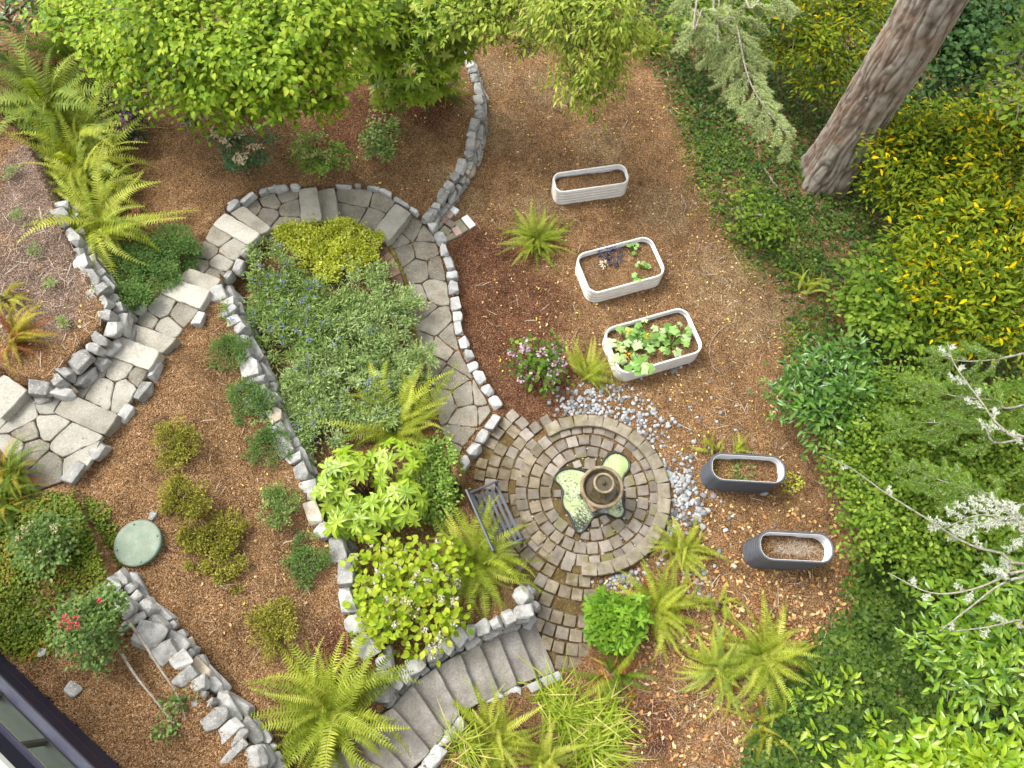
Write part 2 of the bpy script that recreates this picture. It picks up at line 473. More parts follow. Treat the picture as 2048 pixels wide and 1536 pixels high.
# upper ground: everything uphill (left) of wall 1, the path's outer edge and the hydrangea wall
_bed_edge = PP([(930, 985, .35), (985, 1105, .4), (1030, 1165, .5)])
U_POLY = np.vstack([[[-_far, 40]], [[w1x[0][0] - .2, 40]], w1x, prx, _bed_edge, w3x[1:], PP([(762, 1405, 1.2), (740, 1600, 1.4)]), [[-_far, -8]]])
D_POLY = np.vstack([w2x, w3x[::-1], _bed_edge[::-1], PP([(905, 955, .3)]), pinx[::-1], PP([(745, 462, .52), (690, 442, .65), (600, 450, .8), (545, 470, .85), (505, 500, .95), (460, 545, 1.1)])])
E_POLY = np.vstack([w2x, PP([(770, 1420, 1.25), (700, 1560, 1.3), (640, 1700, 1.3)]), w4x[::-1], PP([(190, 1060, 1.9), (150, 985, 1.9)]),
                    PP([(190, 905, 1.75), (225, 850, 1.7), (300, 745, 1.6), (340, 690, 1.5), (400, 620, 1.4), (425, 585, 1.3)])])
G_POLY = np.vstack([w4x, [[-3, -10], [-40, -10], [-40, 3]], PP([(-150, 940, 2.0), (0, 900, 1.95), (60, 960, 1.92), (140, 975, 1.92), (185, 1060, 1.95)])])
H_POLY = np.vstack([PP([(-400, 60, 2.2), (-60, 160, 2.1), (60, 280, 2.0)]), w5x, PP([(0, 760, 2.1), (-400, 800, 2.2)])])

def ctrl(lst):
    a = np.array([[*P(px, py, z)[:2], z] for px, py, z in lst]); return a
C_BASE = ctrl([(1200, 1000, 0), (1000, 650, .06), (1060, 800, .0), (1150, 250, .15), (980, 130, .28), (1400, 500, 0), (1650, 350, -.1), (1900, 400, -.25), (1600, 700, -.05),
               (1900, 800, -.35), (1500, 1100, 0), (1900, 1300, -.2), (1300, 1400, .0), (1800, 0, -.25), (1150, 1180, 0), (1080, 1200, 0), (1000, 1000, 0), (1000, 1080, 0),
               (1000, 1480, .55), (900, 1536, .95), (1130, 1380, .08), (1230, 1480, .12), (1120, 1290, 0), (960, 1430, .55), (820, 1560, 1.2), (1300, 1200, 0), (930, 400, .12), (950, 550, .1), (1400, 1536, .05)])
C_B = ctrl([(890, 300, .5), (850, 400, .44), (700, 330, .75), (600, 365, .82), (500, 390, 1.0), (430, 430, 1.12), (350, 330, 1.2), (300, 420, 1.3), (250, 250, 1.3), (700, 150, .9), (400, 100, 1.5),
            (910, 130, .56), (100, 100, 1.8), (790, 390, .55), (300, 520, 1.38), (330, 560, 1.38), (220, 600, 1.55), (240, 640, 1.58), (200, 700, 1.7), (150, 740, 1.75), (130, 760, 1.8), (190, 500, 1.5),
            (60, 850, 1.85), (30, 930, 1.9)])
C_D = ctrl([(530, 520, .8), (650, 470, .7), (760, 520, .5), (790, 560, .40), (820, 700, .32), (600, 700, .62), (580, 850, .62), (850, 800, .25), (870, 850, .24), (750, 950, .5), (650, 1000, .62), (720, 1100, .62), (830, 1200, .6), (960, 1100, .42), (1020, 1180, .5), (760, 1330, .85), (500, 620, .75), (900, 930, .2)])
C_E = ctrl([(415, 625, 1.28), (470, 700, 1.2), (510, 770, 1.17), (340, 760, 1.52), (560, 900, 1.13), (330, 950, 1.6), (240, 880, 1.7), (283, 1085, 1.68), (480, 1080, 1.3), (640, 1080, 1.1), (680, 1200, 1.1),
            (400, 1250, 1.58), (550, 1300, 1.35), (650, 1450, 1.25), (500, 1450, 1.5), (720, 1330, 1.16), (200, 1000, 1.78), (250, 1180, 1.7), (330, 1260, 1.64)])
C_G = ctrl([(60, 1150, 2.0), (300, 1400, 2.0), (150, 1000, 1.93), (60, 1000, 1.96), (450, 1536, 1.95), (0, 1300, 2.05), (240, 1230, 2.02)])
C_H = ctrl([(30, 450, 2.05), (100, 600, 2.0), (40, 700, 2.1), (60, 350, 2.0), (-200, 500, 2.2)])

# path levels: the path comes down from the left in sections parted by step slabs
SEC = [
    dict(z=1.86, poly=[(-40, 800), (60, 775), (130, 785), (106, 825), (208, 870), (175, 935), (140, 960), (60, 985), (0, 900), (-40, 860)],
         seeds=[(20, 815), (44, 832), (102, 805), (58, 866), (92, 852), (137, 890), (61, 897), (100, 935), (150, 925), (30, 900)]),
    dict(z=1.71, poly=[(133, 786), (200, 704), (297, 740), (262, 800), (236, 830)],
         seeds=[(191, 733), (238, 736), (161, 767), (202, 783), (250, 781), (280, 755)]),
    dict(z=1.41, poly=[(263, 646), (319, 586), (400, 617), (352, 677)],
         seeds=[(318, 613), (366, 630), (290, 641), (336, 656)]),
    dict(z=1.12, poly=[(374, 537), (425, 449), (498, 490), (442, 560)],
         seeds=[(436, 474), (411, 501), (463, 500), (441, 527), (396, 533), (428, 549)]),
    dict(z=.82, poly=[(485, 412), (520, 395), (560, 380), (597, 378), (604, 445), (575, 462), (540, 470), (520, 468)],
         seeds=[(572, 390), (542, 403), (582, 415), (531, 428), (575, 450), (505, 420)]),
    dict(z=.53, poly=[(672, 376), (720, 377), (760, 384), (792, 402), (745, 466), (720, 452), (676, 440)],
         seeds=[(714, 395), (770, 403), (703, 425), (747, 440)]),
]
for s in SEC: s['w'] = PP([(a, b, s['z']) for a, b in s['poly']])
PR_POLY = np.vstack([prx, pinx[::-1], PP([(790, 470, .40), (823, 430, .42)])])
def path_r_z(y):
    y0, y1 = prx[0][1], prx[-1][1]
    return np.clip(.12 + (y - y1) / (y0 - y1) * .28, .11, .41)

STAIR = [((1069, 1244), (1113, 1345)), ((1034, 1256), (1075, 1356)), ((996, 1270), (1036, 1371)), ((959, 1288), (1001, 1388)), ((921, 1306), (959, 1408)),
        ((872, 1334), (921, 1428)), ((825, 1368), (891, 1467)), ((785, 1413), (862, 1503)), ((735, 1452), (818, 1545)), ((690, 1490), (772, 1590)), ((640, 1530), (730, 1640))]
SLABS = [([(7, 748), (55, 780), (2, 838), (-52, 795)], 2.02, 'slab_pale'), ([(133, 786), (237, 829), (209, 870), (106, 825)], 1.90, 'slab_grey'), ([(236, 671), (320, 702), (297, 741), (201, 704)], 1.745, 'slab_pale'),
         ([(263, 646), (354, 676), (325, 707), (239, 671)], 1.58, 'slab_grey'), ([(337, 553), (421, 581), (400, 618), (319, 586)], 1.455, 'slab_pale'), ([(376, 535), (443, 558), (424, 584), (352, 560)], 1.29, 'slab_grey'),
         ([(449, 425), (521, 467), (497, 491), (424, 449)], 1.16, 'slab_pale'), ([(459, 426), (486, 411), (543, 456), (522, 469)], .99, 'slab_grey'), ([(597, 378), (633, 373), (643, 440), (603, 447)], .86, 'slab_grey'),
         ([(635, 380), (669, 375), (677, 438), (642, 442)], .69, 'slab_grey'), ([(791, 406), (823, 426), (773, 487), (743, 466)], .58, 'flag_light')]
_ha, _hb = P(0, 1300, 2.02)[:2], P(246, 1536, 1.98)[:2]; _hd = (_hb - _ha) / np.linalg.norm(_hb - _ha); _hn = np.array([_hd[1], -_hd[0]]); _hn = _hn if _hn @ (-_ha) > 0 else -_hn
HOUSE_W = np.array([_ha - _hd * 3.2 - _hn * .06, _ha + _hd * 8.2 - _hn * .06, _ha + _hd * 8.2 - _hn * 4.2, _ha - _hd * 3.2 - _hn * 4.2])
SLAB_W = [(PP([(a, b, z) for a, b in c]), z) for c, z, m in SLABS]
def grow(pl, k):
    c = pl.mean(0); d = pl - c; return c + d * (1 + k / np.linalg.norm(d, axis=1, keepdims=True))
STAIR_W = []
for i in range(len(STAIR) - 1):
    zt = .06 + i * .15
    STAIR_W.append((grow(PP([(*STAIR[i][0], zt), (*STAIR[i][1], zt), (*STAIR[i + 1][1], zt), (*STAIR[i + 1][0], zt)]), .04), zt))
STAIR_ALL = np.vstack([PP([(*STAIR[i][0], .06 + i * .15) for i in range(11)]), PP([(*STAIR[i][1], .06 + i * .15) for i in range(10, -1, -1)])])
def idw(x, y, C):
    num = np.zeros_like(x); den = np.zeros_like(x)
    for cx, cy, cz in C:
        w = 1.0 / (((x - cx) ** 2 + (y - cy) ** 2) ** 1.5 + 1e-3)
        num += w * cz; den += w
    return num / den

def gz(x, y, rough=True):
    x = np.atleast_1d(np.asarray(x, float)); y = np.atleast_1d(np.asarray(y, float))
    z = idw(x, y, C_BASE)
    def put(pl, C):
        m = inpoly(x, y, pl)
        if m.any(): z[m] = idw(x[m], y[m], C)
    put(U_POLY, C_B); put(D_POLY, C_D); put(E_POLY, C_E); put(G_POLY, C_G); put(H_POLY, C_H)
    for s in SEC:
        m = inpoly(x, y, grow(s['w'], .05)); z[m] = np.minimum(z[m], s['z'] - .03)
        z[inpoly(x, y, s['w'])] = s['z'] - .05
    m = inpoly(x, y, PR_POLY)
    if m.any(): z[m] = path_r_z(y[m]) - .05
    for w, zs in SLAB_W:
        m = inpoly(x, y, w); z[m] = zs - .16
        m = inpoly(x, y, grow(w, .09)); z[m] = np.minimum(z[m], zs - .10)
    for w, zs in STAIR_W[::-1]:
        m = inpoly(x, y, w); z[m] = np.minimum(z[m], zs - .12)
    z[inpoly(x, y, HOUSE_W)] = 1.45
    if rough:
        z += (fbm(x * 1.3 + 40, y * 1.3 + 40, 3) - .44) * .07 + (vnoise(x * 9 + 60, y * 9 + 60) - .5) * .018
    m = np.hypot(x - PATIO_C[0], y - PATIO_C[1]) < 1.36
    z[m] = .034 + (vnoise(x[m] * 9, y[m] * 9) - .5) * .01
    return z

def G(px, py, it=8):
    """ground point under a pixel"""
    z = 0.6
    for i in range(it):
        p = P(px, py, z); z = .35 * z + .65 * float(gz(p[0], p[1], False)[0])
    p = P(px, py, z); p[2] = float(gz(p[0], p[1])[0]); return p

def GH(px, py, h):
    """ground point (x, y, z) such that a point h above it shows at the pixel"""
    z = 0.6
    for i in range(8):
        p = P(px, py, z + h); z = .35 * z + .65 * float(gz(p[0], p[1], False)[0])
    p = P(px, py, z + h); p[2] = float(gz(p[0], p[1])[0]); return p

def axis(a, b, st, far, k=14):
    mid = np.arange(a, b, st)
    g = np.cumsum(np.geomspace(st * 2, 1, k)); g = g / g[-1] * far
    return np.concatenate([(a - g)[::-1], mid, b + g])
gx = axis(-11.2, 12.6, .06, 45); gy = axis(-2.6, 16.6, .06, 45)
XX, YY = np.meshgrid(gx, gy)
fx, fy = XX.ravel(), YY.ravel()
fz = gz(fx, fy)
nx, ny = len(gx), len(gy)
ii = (np.arange(ny - 1)[:, None] * nx + np.arange(nx - 1)[None]).ravel()
FF = np.stack([ii, ii + 1, ii + nx + 1, ii + nx], 1)
def zone(lst):
    v = np.zeros_like(fx)
    for px, py, r in lst:
        p = G(px, py); d = np.hypot(fx - p[0], fy - p[1]) / (r / ppm(px, py, p[2]))
        v = np.maximum(v, np.clip(1.45 - d, 0, 1))
    return v
dpat = np.hypot(fx - PATIO_C[0], fy - PATIO_C[1])
zmoss = zone([(1176, 987, 120), (1080, 960, 90), (1060, 1120, 100), (1000, 900, 50), (1120, 1230, 90), (1130, 1180, 60)])
zred = zone([(1000, 620, 130), (1010, 720, 120), (960, 520, 80), (1090, 800, 70), (560, 660, 60), (850, 200, 60), (700, 230, 90), (1050, 620, 100), (700, 1300, 80), (230, 200, 80), (60, 240, 60), (1300, 1450, 60)])
ztan_sun = zone([(1080, 180, 60), (1200, 290, 60), (1330, 420, 60), (985, 150, 55), (1000, 260, 60), (930, 400, 50), (1080, 420, 60), (1450, 560, 90), (1500, 640, 70), (1560, 620, 50), (880, 350, 30)]) * .8  # tan mulch; on the far lawn it paints a sunlit patch into the colour
zgrey = zone([(60, 560, 130), (100, 470, 90), (60, 420, 80), (100, 640, 60), (60, 330, 60)])
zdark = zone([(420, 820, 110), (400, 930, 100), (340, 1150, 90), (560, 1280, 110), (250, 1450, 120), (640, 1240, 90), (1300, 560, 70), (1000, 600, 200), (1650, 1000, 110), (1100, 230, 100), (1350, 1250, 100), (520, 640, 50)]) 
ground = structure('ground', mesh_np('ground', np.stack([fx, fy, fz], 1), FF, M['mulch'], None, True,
                                     dict(zmoss=zmoss, zred=zred, ztan_sun=ztan_sun, zgrey=zgrey, zdark=zdark)))

# ------------------------------------------------------------------ rocks
def rock_mesh(name, seed, mat, boxy=.62, bev=.05, n=9):
    r = random.Random(seed)
    bm = bmesh.new()
    for sx in (-1, 1):
        for sy in (-1, 1):
            for sz in (-1, 1):
                k = r.uniform(.74, 1.0)
                bm.verts.new((sx * .5 * k * r.uniform(.48, 1), sy * .5 * k * r.uniform(.48, 1), sz * .5 * r.uniform(.45, 1)))
    for i in range(n):
        v = Vector((r.gauss(0, 1), r.gauss(0, 1), r.gauss(0, 1))).normalized()
        mx = max(abs(c) for c in v)
        v = v * (.5 / (mx ** boxy)) * r.uniform(.9, 1.0)
        bm.verts.new([max(-.5, min(.5, c)) for c in v])
    res = bmesh.ops.convex_hull(bm, input=bm.verts)
    dead = [e for e in res.get('geom_interior', []) if isinstance(e, bmesh.types.BMVert)]
    if dead: bmesh.ops.delete(bm, geom=dead, context='VERTS')
    bmesh.ops.dissolve_limit(bm, angle_limit=math.radians(14), verts=bm.verts, edges=bm.edges)
    bmesh.ops.bevel(bm, geom=list(bm.edges), offset=bev * .6, segments=1, affect='EDGES', clamp_overlap=True)
    return bm_mesh(name, bm, mat)
ROCKS = [rock_mesh('rock', 100 + i, M['wall_stone']) for i in range(24)]
ROCKS_WARM = [rock_mesh('rock', 200 + i, M['warm_stone']) for i in range(4)]
EDGES = [rock_mesh('edging_rock', 300 + i, M['edge_stone'], .95, .05, 10) for i in range(12)]

def place(name, me, parent, root, c, rz, s, tilt=(0, 0)):
    o = link(name, me, parent)
    o.matrix_basis = Matrix.Translation(Vector(c) - Vector(root)) @ Matrix.Rotation(rz, 4, 'Z') @ Matrix.Rotation(tilt[0], 4, 'X') @ Matrix.Rotation(tilt[1], 4, 'Y') @ Matrix.Diagonal((s[0], s[1], s[2], 1))
    return o

def line3(pts):
    return np.array([[*P(px, py, z)[:2], z] for px, py, z in pts])

def stone_wall(name, label, pts, drop, thick, hc, lr, seed, side=1, jag=.06, cap_depth=1.25):
    r = random.Random(seed)
    L3 = line3(pts)
    ln = smooth_line(np.column_stack([L3, np.linspace(0, 1, len(L3))]), 120)
    seg = np.linalg.norm(np.diff(ln[:, :2], axis=0), axis=1); cs = np.concatenate([[0], np.cumsum(seg)])
    tot = cs[-1]
    def at(s):
        s = max(0, min(tot, s))
        p = np.array([np.interp(s, cs, ln[:, k]) for k in range(3)])
        q = np.array([np.interp(min(s + .1, tot), cs, ln[:, k]) for k in range(2)]); q0 = np.array([np.interp(max(s - .1, 0), cs, ln[:, k]) for k in range(2)])
        d = q - q0; d = d / (np.linalg.norm(d) + 1e-9)
        return p, d, np.interp(s, cs, ln[:, 3])
    base = L3.mean(0); base[2] -= .3
    root = thing(name, label, 'stone wall', base)
    def dropf(u): return np.interp(u, np.linspace(0, 1, len(drop)), drop)
    kmax = int(max(drop) / hc) + 1
    for k in range(kmax):
        s = r.uniform(-.1, .05)
        while s < tot:
            top = (k == 0)
            l = lr[0] + (lr[1] * 1.2 - lr[0]) * r.random() ** 1.7
            p, d, u = at(s + l / 2)
            if k * hc < dropf(u) + .02:
                nrmv = np.array([d[1], -d[0]]) * side          # towards the lower ground
                depth = thick * (r.uniform(.95, cap_depth) if top else .8)
                hh = hc * (r.uniform(.9, 1.6) if top else r.uniform(1.0, 1.3))
                off = (k * .035 + r.uniform(-.02, .02)) if not top else r.uniform(-jag, jag * .3)
                # rear ends of cap stones run unevenly into the bank
                cx = p[:2] + nrmv * (off + thick * .12 - (depth - thick) * .5)
                z = p[2] - k * hc - hh * .38 + (r.uniform(.02, .06) if top else 0)
                me = r.choice(ROCKS_WARM) if r.random() < .07 else r.choice(ROCKS)
                place('stone', me, root, base, (cx[0], cx[1], z), math.atan2(d[1], d[0]) + r.uniform(-.3, .3) + (math.pi if r.random() < .5 else 0),
                      (l * 1.16, depth * 1.08, hh * 1.12), (r.uniform(-.2, .2), r.uniform(-.16, .16)))
            s += l * .95
    return root

stone_wall('stone_wall', 'low curved wall of grey stones between the back bed and the open mulch lawn', W1, [.45, .5, .5, .48, .45, .4, .42, .4], .20, .13, (.12, .36), 11, -1, .06)
stone_wall('stone_wall', 'long jagged retaining wall of pale rocks between heather bed and blue flowering shrubs', W2, [.45, .5, .5, .5, .5, .5, .5, .4, .4], .26, .18, (.16, .46), 12, -1, .1, 1.45)
stone_wall('stone_wall', 'grey stone wall beside the concrete steps below the lime hydrangea', W3, [.5, .5, .45, .42, .4, .4, .4], .24, .17, (.14, .38), 13, -1, .04)
stone_wall('stone_wall', 'rubble stone retaining wall running down beside the rose bush and navy house wall', W4, [.32, .36, .4, .42, .42, .42], .24, .14, (.12, .4), 14, -1, .1, 1.9)
stone_wall('stone_wall', 'crooked stone wall at left between wood chip bed and flagstone path', W5[1:], [.35, .4, .4, .4, .4, .36, .3, .25], .27, .17, (.16, .46), 15, -1, .07, 1.35)

# second, lower row of loose boulders that lean against two of the walls
def boulders(root_label, name, lst, seed, parent=None, root=None, meshes=None):
    r = random.Random(seed)
    for px, py, z, w, d, h, rot in lst:
        p = P(px, py, z)
        place(name, r.choice(meshes or ROCKS), parent, root, (p[0], p[1], z - h * .25), math.radians(rot), (w, d, h), (r.uniform(-.1, .1), r.uniform(-.1, .1)))

# ------------------------------------------------------------------ flagstone path
path = structure('flagstone_path')
def clip_half(pl, a, b, c):
    out = []
    n = len(pl)
    for i in range(n):
        p, q = pl[i], pl[(i + 1) % n]
        dp = a * p[0] + b * p[1] - c; dq = a * q[0] + b * q[1] - c
        if dp <= 0: out.append(p)
        if (dp < 0 < dq) or (dq < 0 < dp):
            t = dp / (dp - dq); out.append((p[0] + t * (q[0] - p[0]), p[1] + t * (q[1] - p[1])))
    return out

def area(pl):
    return .5 * sum(pl[i][0] * pl[(i + 1) % len(pl)][1] - pl[(i + 1) % len(pl)][0] * pl[i][1] for i in range(len(pl)))

def voronoi(pl, seeds):
    cells = []
    for i, s in enumerate(seeds):
        c = [tuple(p) for p in pl]
        for j, t in enumerate(seeds):
            if i == j or not c: continue
            a, b = t[0] - s[0], t[1] - s[1]
            c = clip_half(c, a, b, (t[0] ** 2 + t[1] ** 2 - s[0] ** 2 - s[1] ** 2) / 2)
        cells.append(c)
    return cells

def flag_mesh(pl, gap, thick, rnd, zf, mat, wob=.007):
    pl = [np.array(p) for p in pl]
    if area(pl) < 0: pl = pl[::-1]
    q = [pl[0]]
    for p in pl[1:]:
        if np.linalg.norm(p - q[-1]) > .03: q.append(p)
    if np.linalg.norm(q[0] - q[-1]) < .03: q.pop()
    if len(q) < 3: return None
    pl = q; n = len(pl)
    ins = []
    for i in range(n):                                  # inset for the joint
        a, b, c = pl[i - 1], pl[i], pl[(i + 1) % n]
        d1 = (b - a) / (np.linalg.norm(b - a) + 1e-9); d2 = (c - b) / (np.linalg.norm(c - b) + 1e-9)
        n1 = np.array([-d1[1], d1[0]]); n2 = np.array([-d2[1], d2[0]])
        k = gap / max(.35, 1 + n1 @ n2)
        ins.append(b + (n1 + n2) * k)
    out = []
    for i in range(n):                                  # rounded corners and wavering edges
        p, q2 = ins[i], ins[(i + 1) % n]
        e = q2 - p; l = np.linalg.norm(e); m = max(2, int(l / .09))
        nn = np.array([-e[1], e[0]]) / (l + 1e-9)
        for k in range(m):
            t = k / m
            w = rnd.gauss(0, wob) if k else 0
            pt = p + e * t + nn * w
            if k == 0:
                prev = ins[i - 1]; 
                pt = p + ((prev - p) / (np.linalg.norm(prev - p) + 1e-9) + e / (l + 1e-9)) * min(.012, l * .12)
            out.append(pt)
    m = len(out); c = np.mean(out, 0)
    V = []; F = []
    b = .012
    for ring, (sh, dz) in enumerate(((0, -thick), (0, -b), (b, 0))):
        for p in out:
            v = p - c; r_ = np.linalg.norm(v)
            pp = c + v * (1 - sh / (r_ + 1e-6))
            V.append((pp[0], pp[1], zf(pp[0], pp[1]) + dz))
    for k in range(2):
        for i in range(m):
            j = (i + 1) % m
            F.append((k * m + i, k * m + j, (k + 1) * m + j, (k + 1) * m + i))
    F.append(tuple(range(2 * m, 3 * m)))
    return mesh_py('flagstone', V, F, mat)

rf = random.Random(3)
light_seeds = {(463, 500), (441, 527)}
for s in SEC:
    sw = [tuple(P(a, b, s['z'])[:2]) for a, b in s['seeds']]
    for sd, c in zip(s['seeds'], voronoi([tuple(p) for p in s['w']], sw)):
        if len(c) < 3 or abs(area(c)) < .01: continue
        dz = rf.uniform(-.006, .008)
        me = flag_mesh(c, .005, .07, rf, lambda x, y, z=s['z'] + dz: z, M['flag_light'] if sd in light_seeds or (s['z'] > 1.3 and rf.random() < .7) else M['flag'])
        if me: link('flagstone', me, path)
PR_SEEDS = [(821, 458), (854, 470), (805, 506), (851, 497), (837, 541), (875, 537), (866, 581), (836, 592), (842, 617), (868, 645), (902, 676), (882, 697), (846, 690), (925, 725),
            (862, 728), (903, 757), (967, 790), (926, 793), (890, 803), (936, 832), (930, 873), (912, 910), (975, 830), (795, 480)]
pr_in = [(844, 442, .41), (868, 472, .38), (884, 520, .35), (893, 560, .32), (900, 610, .29), (908, 660, .26), (921, 705, .22), (942, 748, .19), (970, 795, .17), (984, 824, .15), (972, 838, .14), (938, 878, .13), (908, 925, .13)]
PRI = np.vstack([PP(pr_in), PP(PATH_IN)[::-1], PP([(772, 484, .4), (823, 430, .42)])])
sw = [tuple(P(a, b, float(path_r_z(P(a, b, .25)[1])))[:2]) for a, b in PR_SEEDS]
for c in voronoi([tuple(p) for p in PRI], sw):
    if len(c) < 3 or abs(area(c)) < .01: continue
    me = flag_mesh(c, .006, .07, rf, lambda x, y: float(path_r_z(y)), M['flag'], .008)
    if me: link('flagstone', me, path)

def slab(corners, z, thick, mat, name='step_slab'):
    pl = [P(a, b, z)[:2] for a, b in corners]
    me = flag_mesh(pl, -.004, thick, rf, lambda x, y: z, mat, .004)
    return link(name, me, path)
for c, z, mk in SLABS: slab(c, z, .2, M[mk])

def edging(pts, lr, w, h, seed, zoff=0.02, meshes=None, name='edging_stone', keep=1.0, jit=.02):
    r = random.Random(seed)
    L3 = line3(pts); ln = smooth_line(L3, 100)
    cs = np.concatenate([[0], np.cumsum(np.linalg.norm(np.diff(ln[:, :2], axis=0), axis=1))]); tot = cs[-1]
    s = 0
    while s < tot - .05:
        l = r.uniform(*lr)
        p = np.array([np.interp(s + l / 2, cs, ln[:, k]) for k in range(3)])
        a = np.array([np.interp(min(s + l, tot), cs, ln[:, k]) - np.interp(s, cs, ln[:, k]) for k in range(2)])
        if r.random() < keep:
            place(name, r.choice(meshes or EDGES), path, (0, 0, 0), (p[0] + r.uniform(-jit, jit), p[1] + r.uniform(-jit, jit), p[2] + zoff - h * .3), math.atan2(a[1], a[0]) + (math.pi if r.random() < .5 else 0),
                  (l * 1.02, w * r.uniform(.85, 1.12), h * r.uniform(.9, 1.15)), (r.uniform(-.06, .06), r.uniform(-.06, .06)))
        s += l
edging([(860, 447, .42), (880, 472, .40), (896, 520, .36), (905, 560, .33), (911, 610, .30), (920, 660, .27), (932, 702, .24), (954, 747, .21), (983, 792, .18), (1000, 822, .16)], (.2, .32), .22, .24, 21)
edging([(998, 828, .17), (958, 884, .16), (918, 940, .16)], (.26, .36), .22, .26, 22)
edging([(424, 442, 1.14), (440, 424, 1.08), (475, 405, 1.0), (510, 388, .9), (540, 378, .88), (595, 374, .86)], (.14, .36), .17, .2, 23, .02, None, 'edging_stone', .9)
edging([(672, 371, .58), (730, 373, .56), (775, 388, .55), (800, 402, .55), (835, 425, .54)], (.18, .4), .12, .16, 24)
edging([(505, 492, 1.05), (480, 530, 1.08), (455, 560, 1.12)], (.26, .42), .19, .26, 25, .03, ROCKS)
edging([(408, 622, 1.34), (385, 658, 1.38)], (.26, .36), .2, .24, 26, .02, ROCKS)
edging([(322, 718, 1.58), (300, 760, 1.62), (268, 805, 1.68), (245, 836, 1.72)], (.28, .46), .21, .26, 27, .03, ROCKS)
edging([(208, 880, 1.78), (188, 905, 1.82), (150, 945, 1.86)], (.34, .46), .24, .26, 28, .03, ROCKS)
edging([(235, 668, 1.66), (248, 645, 1.6), (270, 632, 1.52), (280, 618, 1.5)], (.18, .3), .15, .2, 29, .02, ROCKS)
edging([(60, 778, 1.95), (128, 790, 1.95)], (.4, .55), .2, .2, 30, .04, ROCKS)
# mossy brick edging on the inner side of the curve
BRK = []
for i in range(4):
    bm = bmesh.new(); box_bm(bm, (0, 0, 0), (1, 1, 1), 0, .08); BRK.append(bm_mesh('edging_brick', bm, M['brick_edge'] if i < 3 else M['moss']))
r = random.Random(9)
ln = smooth_line(line3([(762, 500, .45), (782, 525, .43), (797, 560, .40), (806, 610, .36), (815, 655, .32), (828, 705, .28), (842, 755, .25), (856, 800, .22)]), 60)
for k in range(2, 58, 4):
    p = ln[k]; d = ln[min(59, k + 1)] - ln[k - 1]; a = math.atan2(d[1], d[0])
    place('edging_brick', BRK[3] if 18 < k < 34 and r.random() < .7 else r.choice(BRK[:3]), path, (0, 0, 0), (p[0] - .03, p[1], p[2] + .0), a + r.uniform(-.1, .1), (.2, .24, .14), (.25, r.uniform(-.1, .1)))
mv, mf = tube(smooth_line(line3([(776, 490, .42), (793, 522, .40), (808, 562, .37), (818, 612, .33), (826, 655, .30), (838, 705, .26)]) - np.array([0, 0, .03]), 70), .05 + .012 * np.sin(np.arange(70) * 1.7), 8)
link('moss_strip', mesh_np('moss_strip', mv, mf, M['moss'], None, True), path)

# ------------------------------------------------------------------ concrete steps
nose = STAIR
steps = thing('concrete_steps', 'flight of weathered concrete steps rising left below the hydrangea wall', 'steps', P(1090, 1295, 0))
sroot = Vector(steps.location)
for i in range(len(nose) - 1):
    zt = .06 + i * .15
    q = [P(*nose[i][0], zt), P(*nose[i][1], zt), P(*nose[i + 1][1], zt), P(*nose[i + 1][0], zt)]
    pl = [a[:2] for a in q]
    # run the tread back under the next riser
    pl[2] = pl[2] + (pl[2] - pl[1]) * .28; pl[3] = pl[3] + (pl[3] - pl[0]) * .28
    me = flag_mesh(pl, 0.0, .17, rf, lambda x, y, z=zt: z, M['concrete'], .002)
    o = link('tread', me, steps); o.location = -sroot
def free_edging(root_thing, base, pts, lr, w, h, seed):
    r = random.Random(seed)
    for px, py, z, l, rot in pts:
        p = P(px, py, z)
        place('edging_stone', r.choice(EDGES), root_thing, base, (p[0], p[1], z - h * .3), math.radians(rot), (l, w * r.uniform(.9, 1.15), h), (r.uniform(-.06, .06), r.uniform(-.06, .06)))
free_edging(steps, sroot, [(1100, 1358, .10, .4, 20), (1062, 1376, .22, .36, 22), (1025, 1386, .35, .3, 25), (990, 1400, .48, .3, 28), (915, 1452, .75, .26, 30), (892, 1478, .9, .42, 33), (866, 1518, 1.08, .44, 48), (835, 1560, 1.2, .44, 50), (1058, 1243, .1, .3, 60)], 0, .2, .22, 31)

# ------------------------------------------------------------------ paver patio
patio = structure('cobble_patio')
POND_Z = .10
pond_px = [(415, 640), (500, 560), (630, 530), (760, 550), (900, 590), (1000, 560), (1060, 490), (1120, 390), (1200, 325), (1290, 310), (1400, 360), (1455, 440), (1450, 540), (1380, 640), (1355, 740),
           (1360, 860), (1370, 1000), (1395, 1100), (1370, 1190), (1290, 1225), (1200, 1190), (1130, 1165), (1030, 1175), (960, 1210), (900, 1290), (840, 1380), (770, 1435), (700, 1390),
           (660, 1280), (620, 1170), (540, 1070), (515, 960), (530, 860), (490, 770), (430, 710)]
pond_w = np.array([P(1050 + .1433 * a, 860 + .1433 * b, POND_Z)[:2] for a, b in pond_px])
pond_c = pond_w.mean(0)
def paver_me(mat, seed):
    r = random.Random(seed); bm = bmesh.new()
    box_bm(bm, (0, 0, 0), (1, 1, 1), 0, .09)
    for v in bm.verts:
        v.co.x += r.uniform(-.025, .025); v.co.y += r.uniform(-.025, .025); v.co.z += r.uniform(-.02, .02)
    return bm_mesh('paver', bm, mat)
PAV = {k: [paver_me(M[k], 40 + i) for i in range(4)] for k in ('paver', 'paver_pale', 'paver_moss', 'paver_edge')}
r = random.Random(77)
allow = PP([(955, 905, 0), (1020, 832, 0), (1085, 838, 0), (1150, 835, 0), (1340, 990, 0), (1200, 1150, 0), (1185, 1200, 0), (1190, 1300, 0), (1125, 1350, 0), (1110, 1335, 0), (1068, 1240, 0), (1060, 1200, 0), (1005, 1130, 0), (930, 985, 0)])
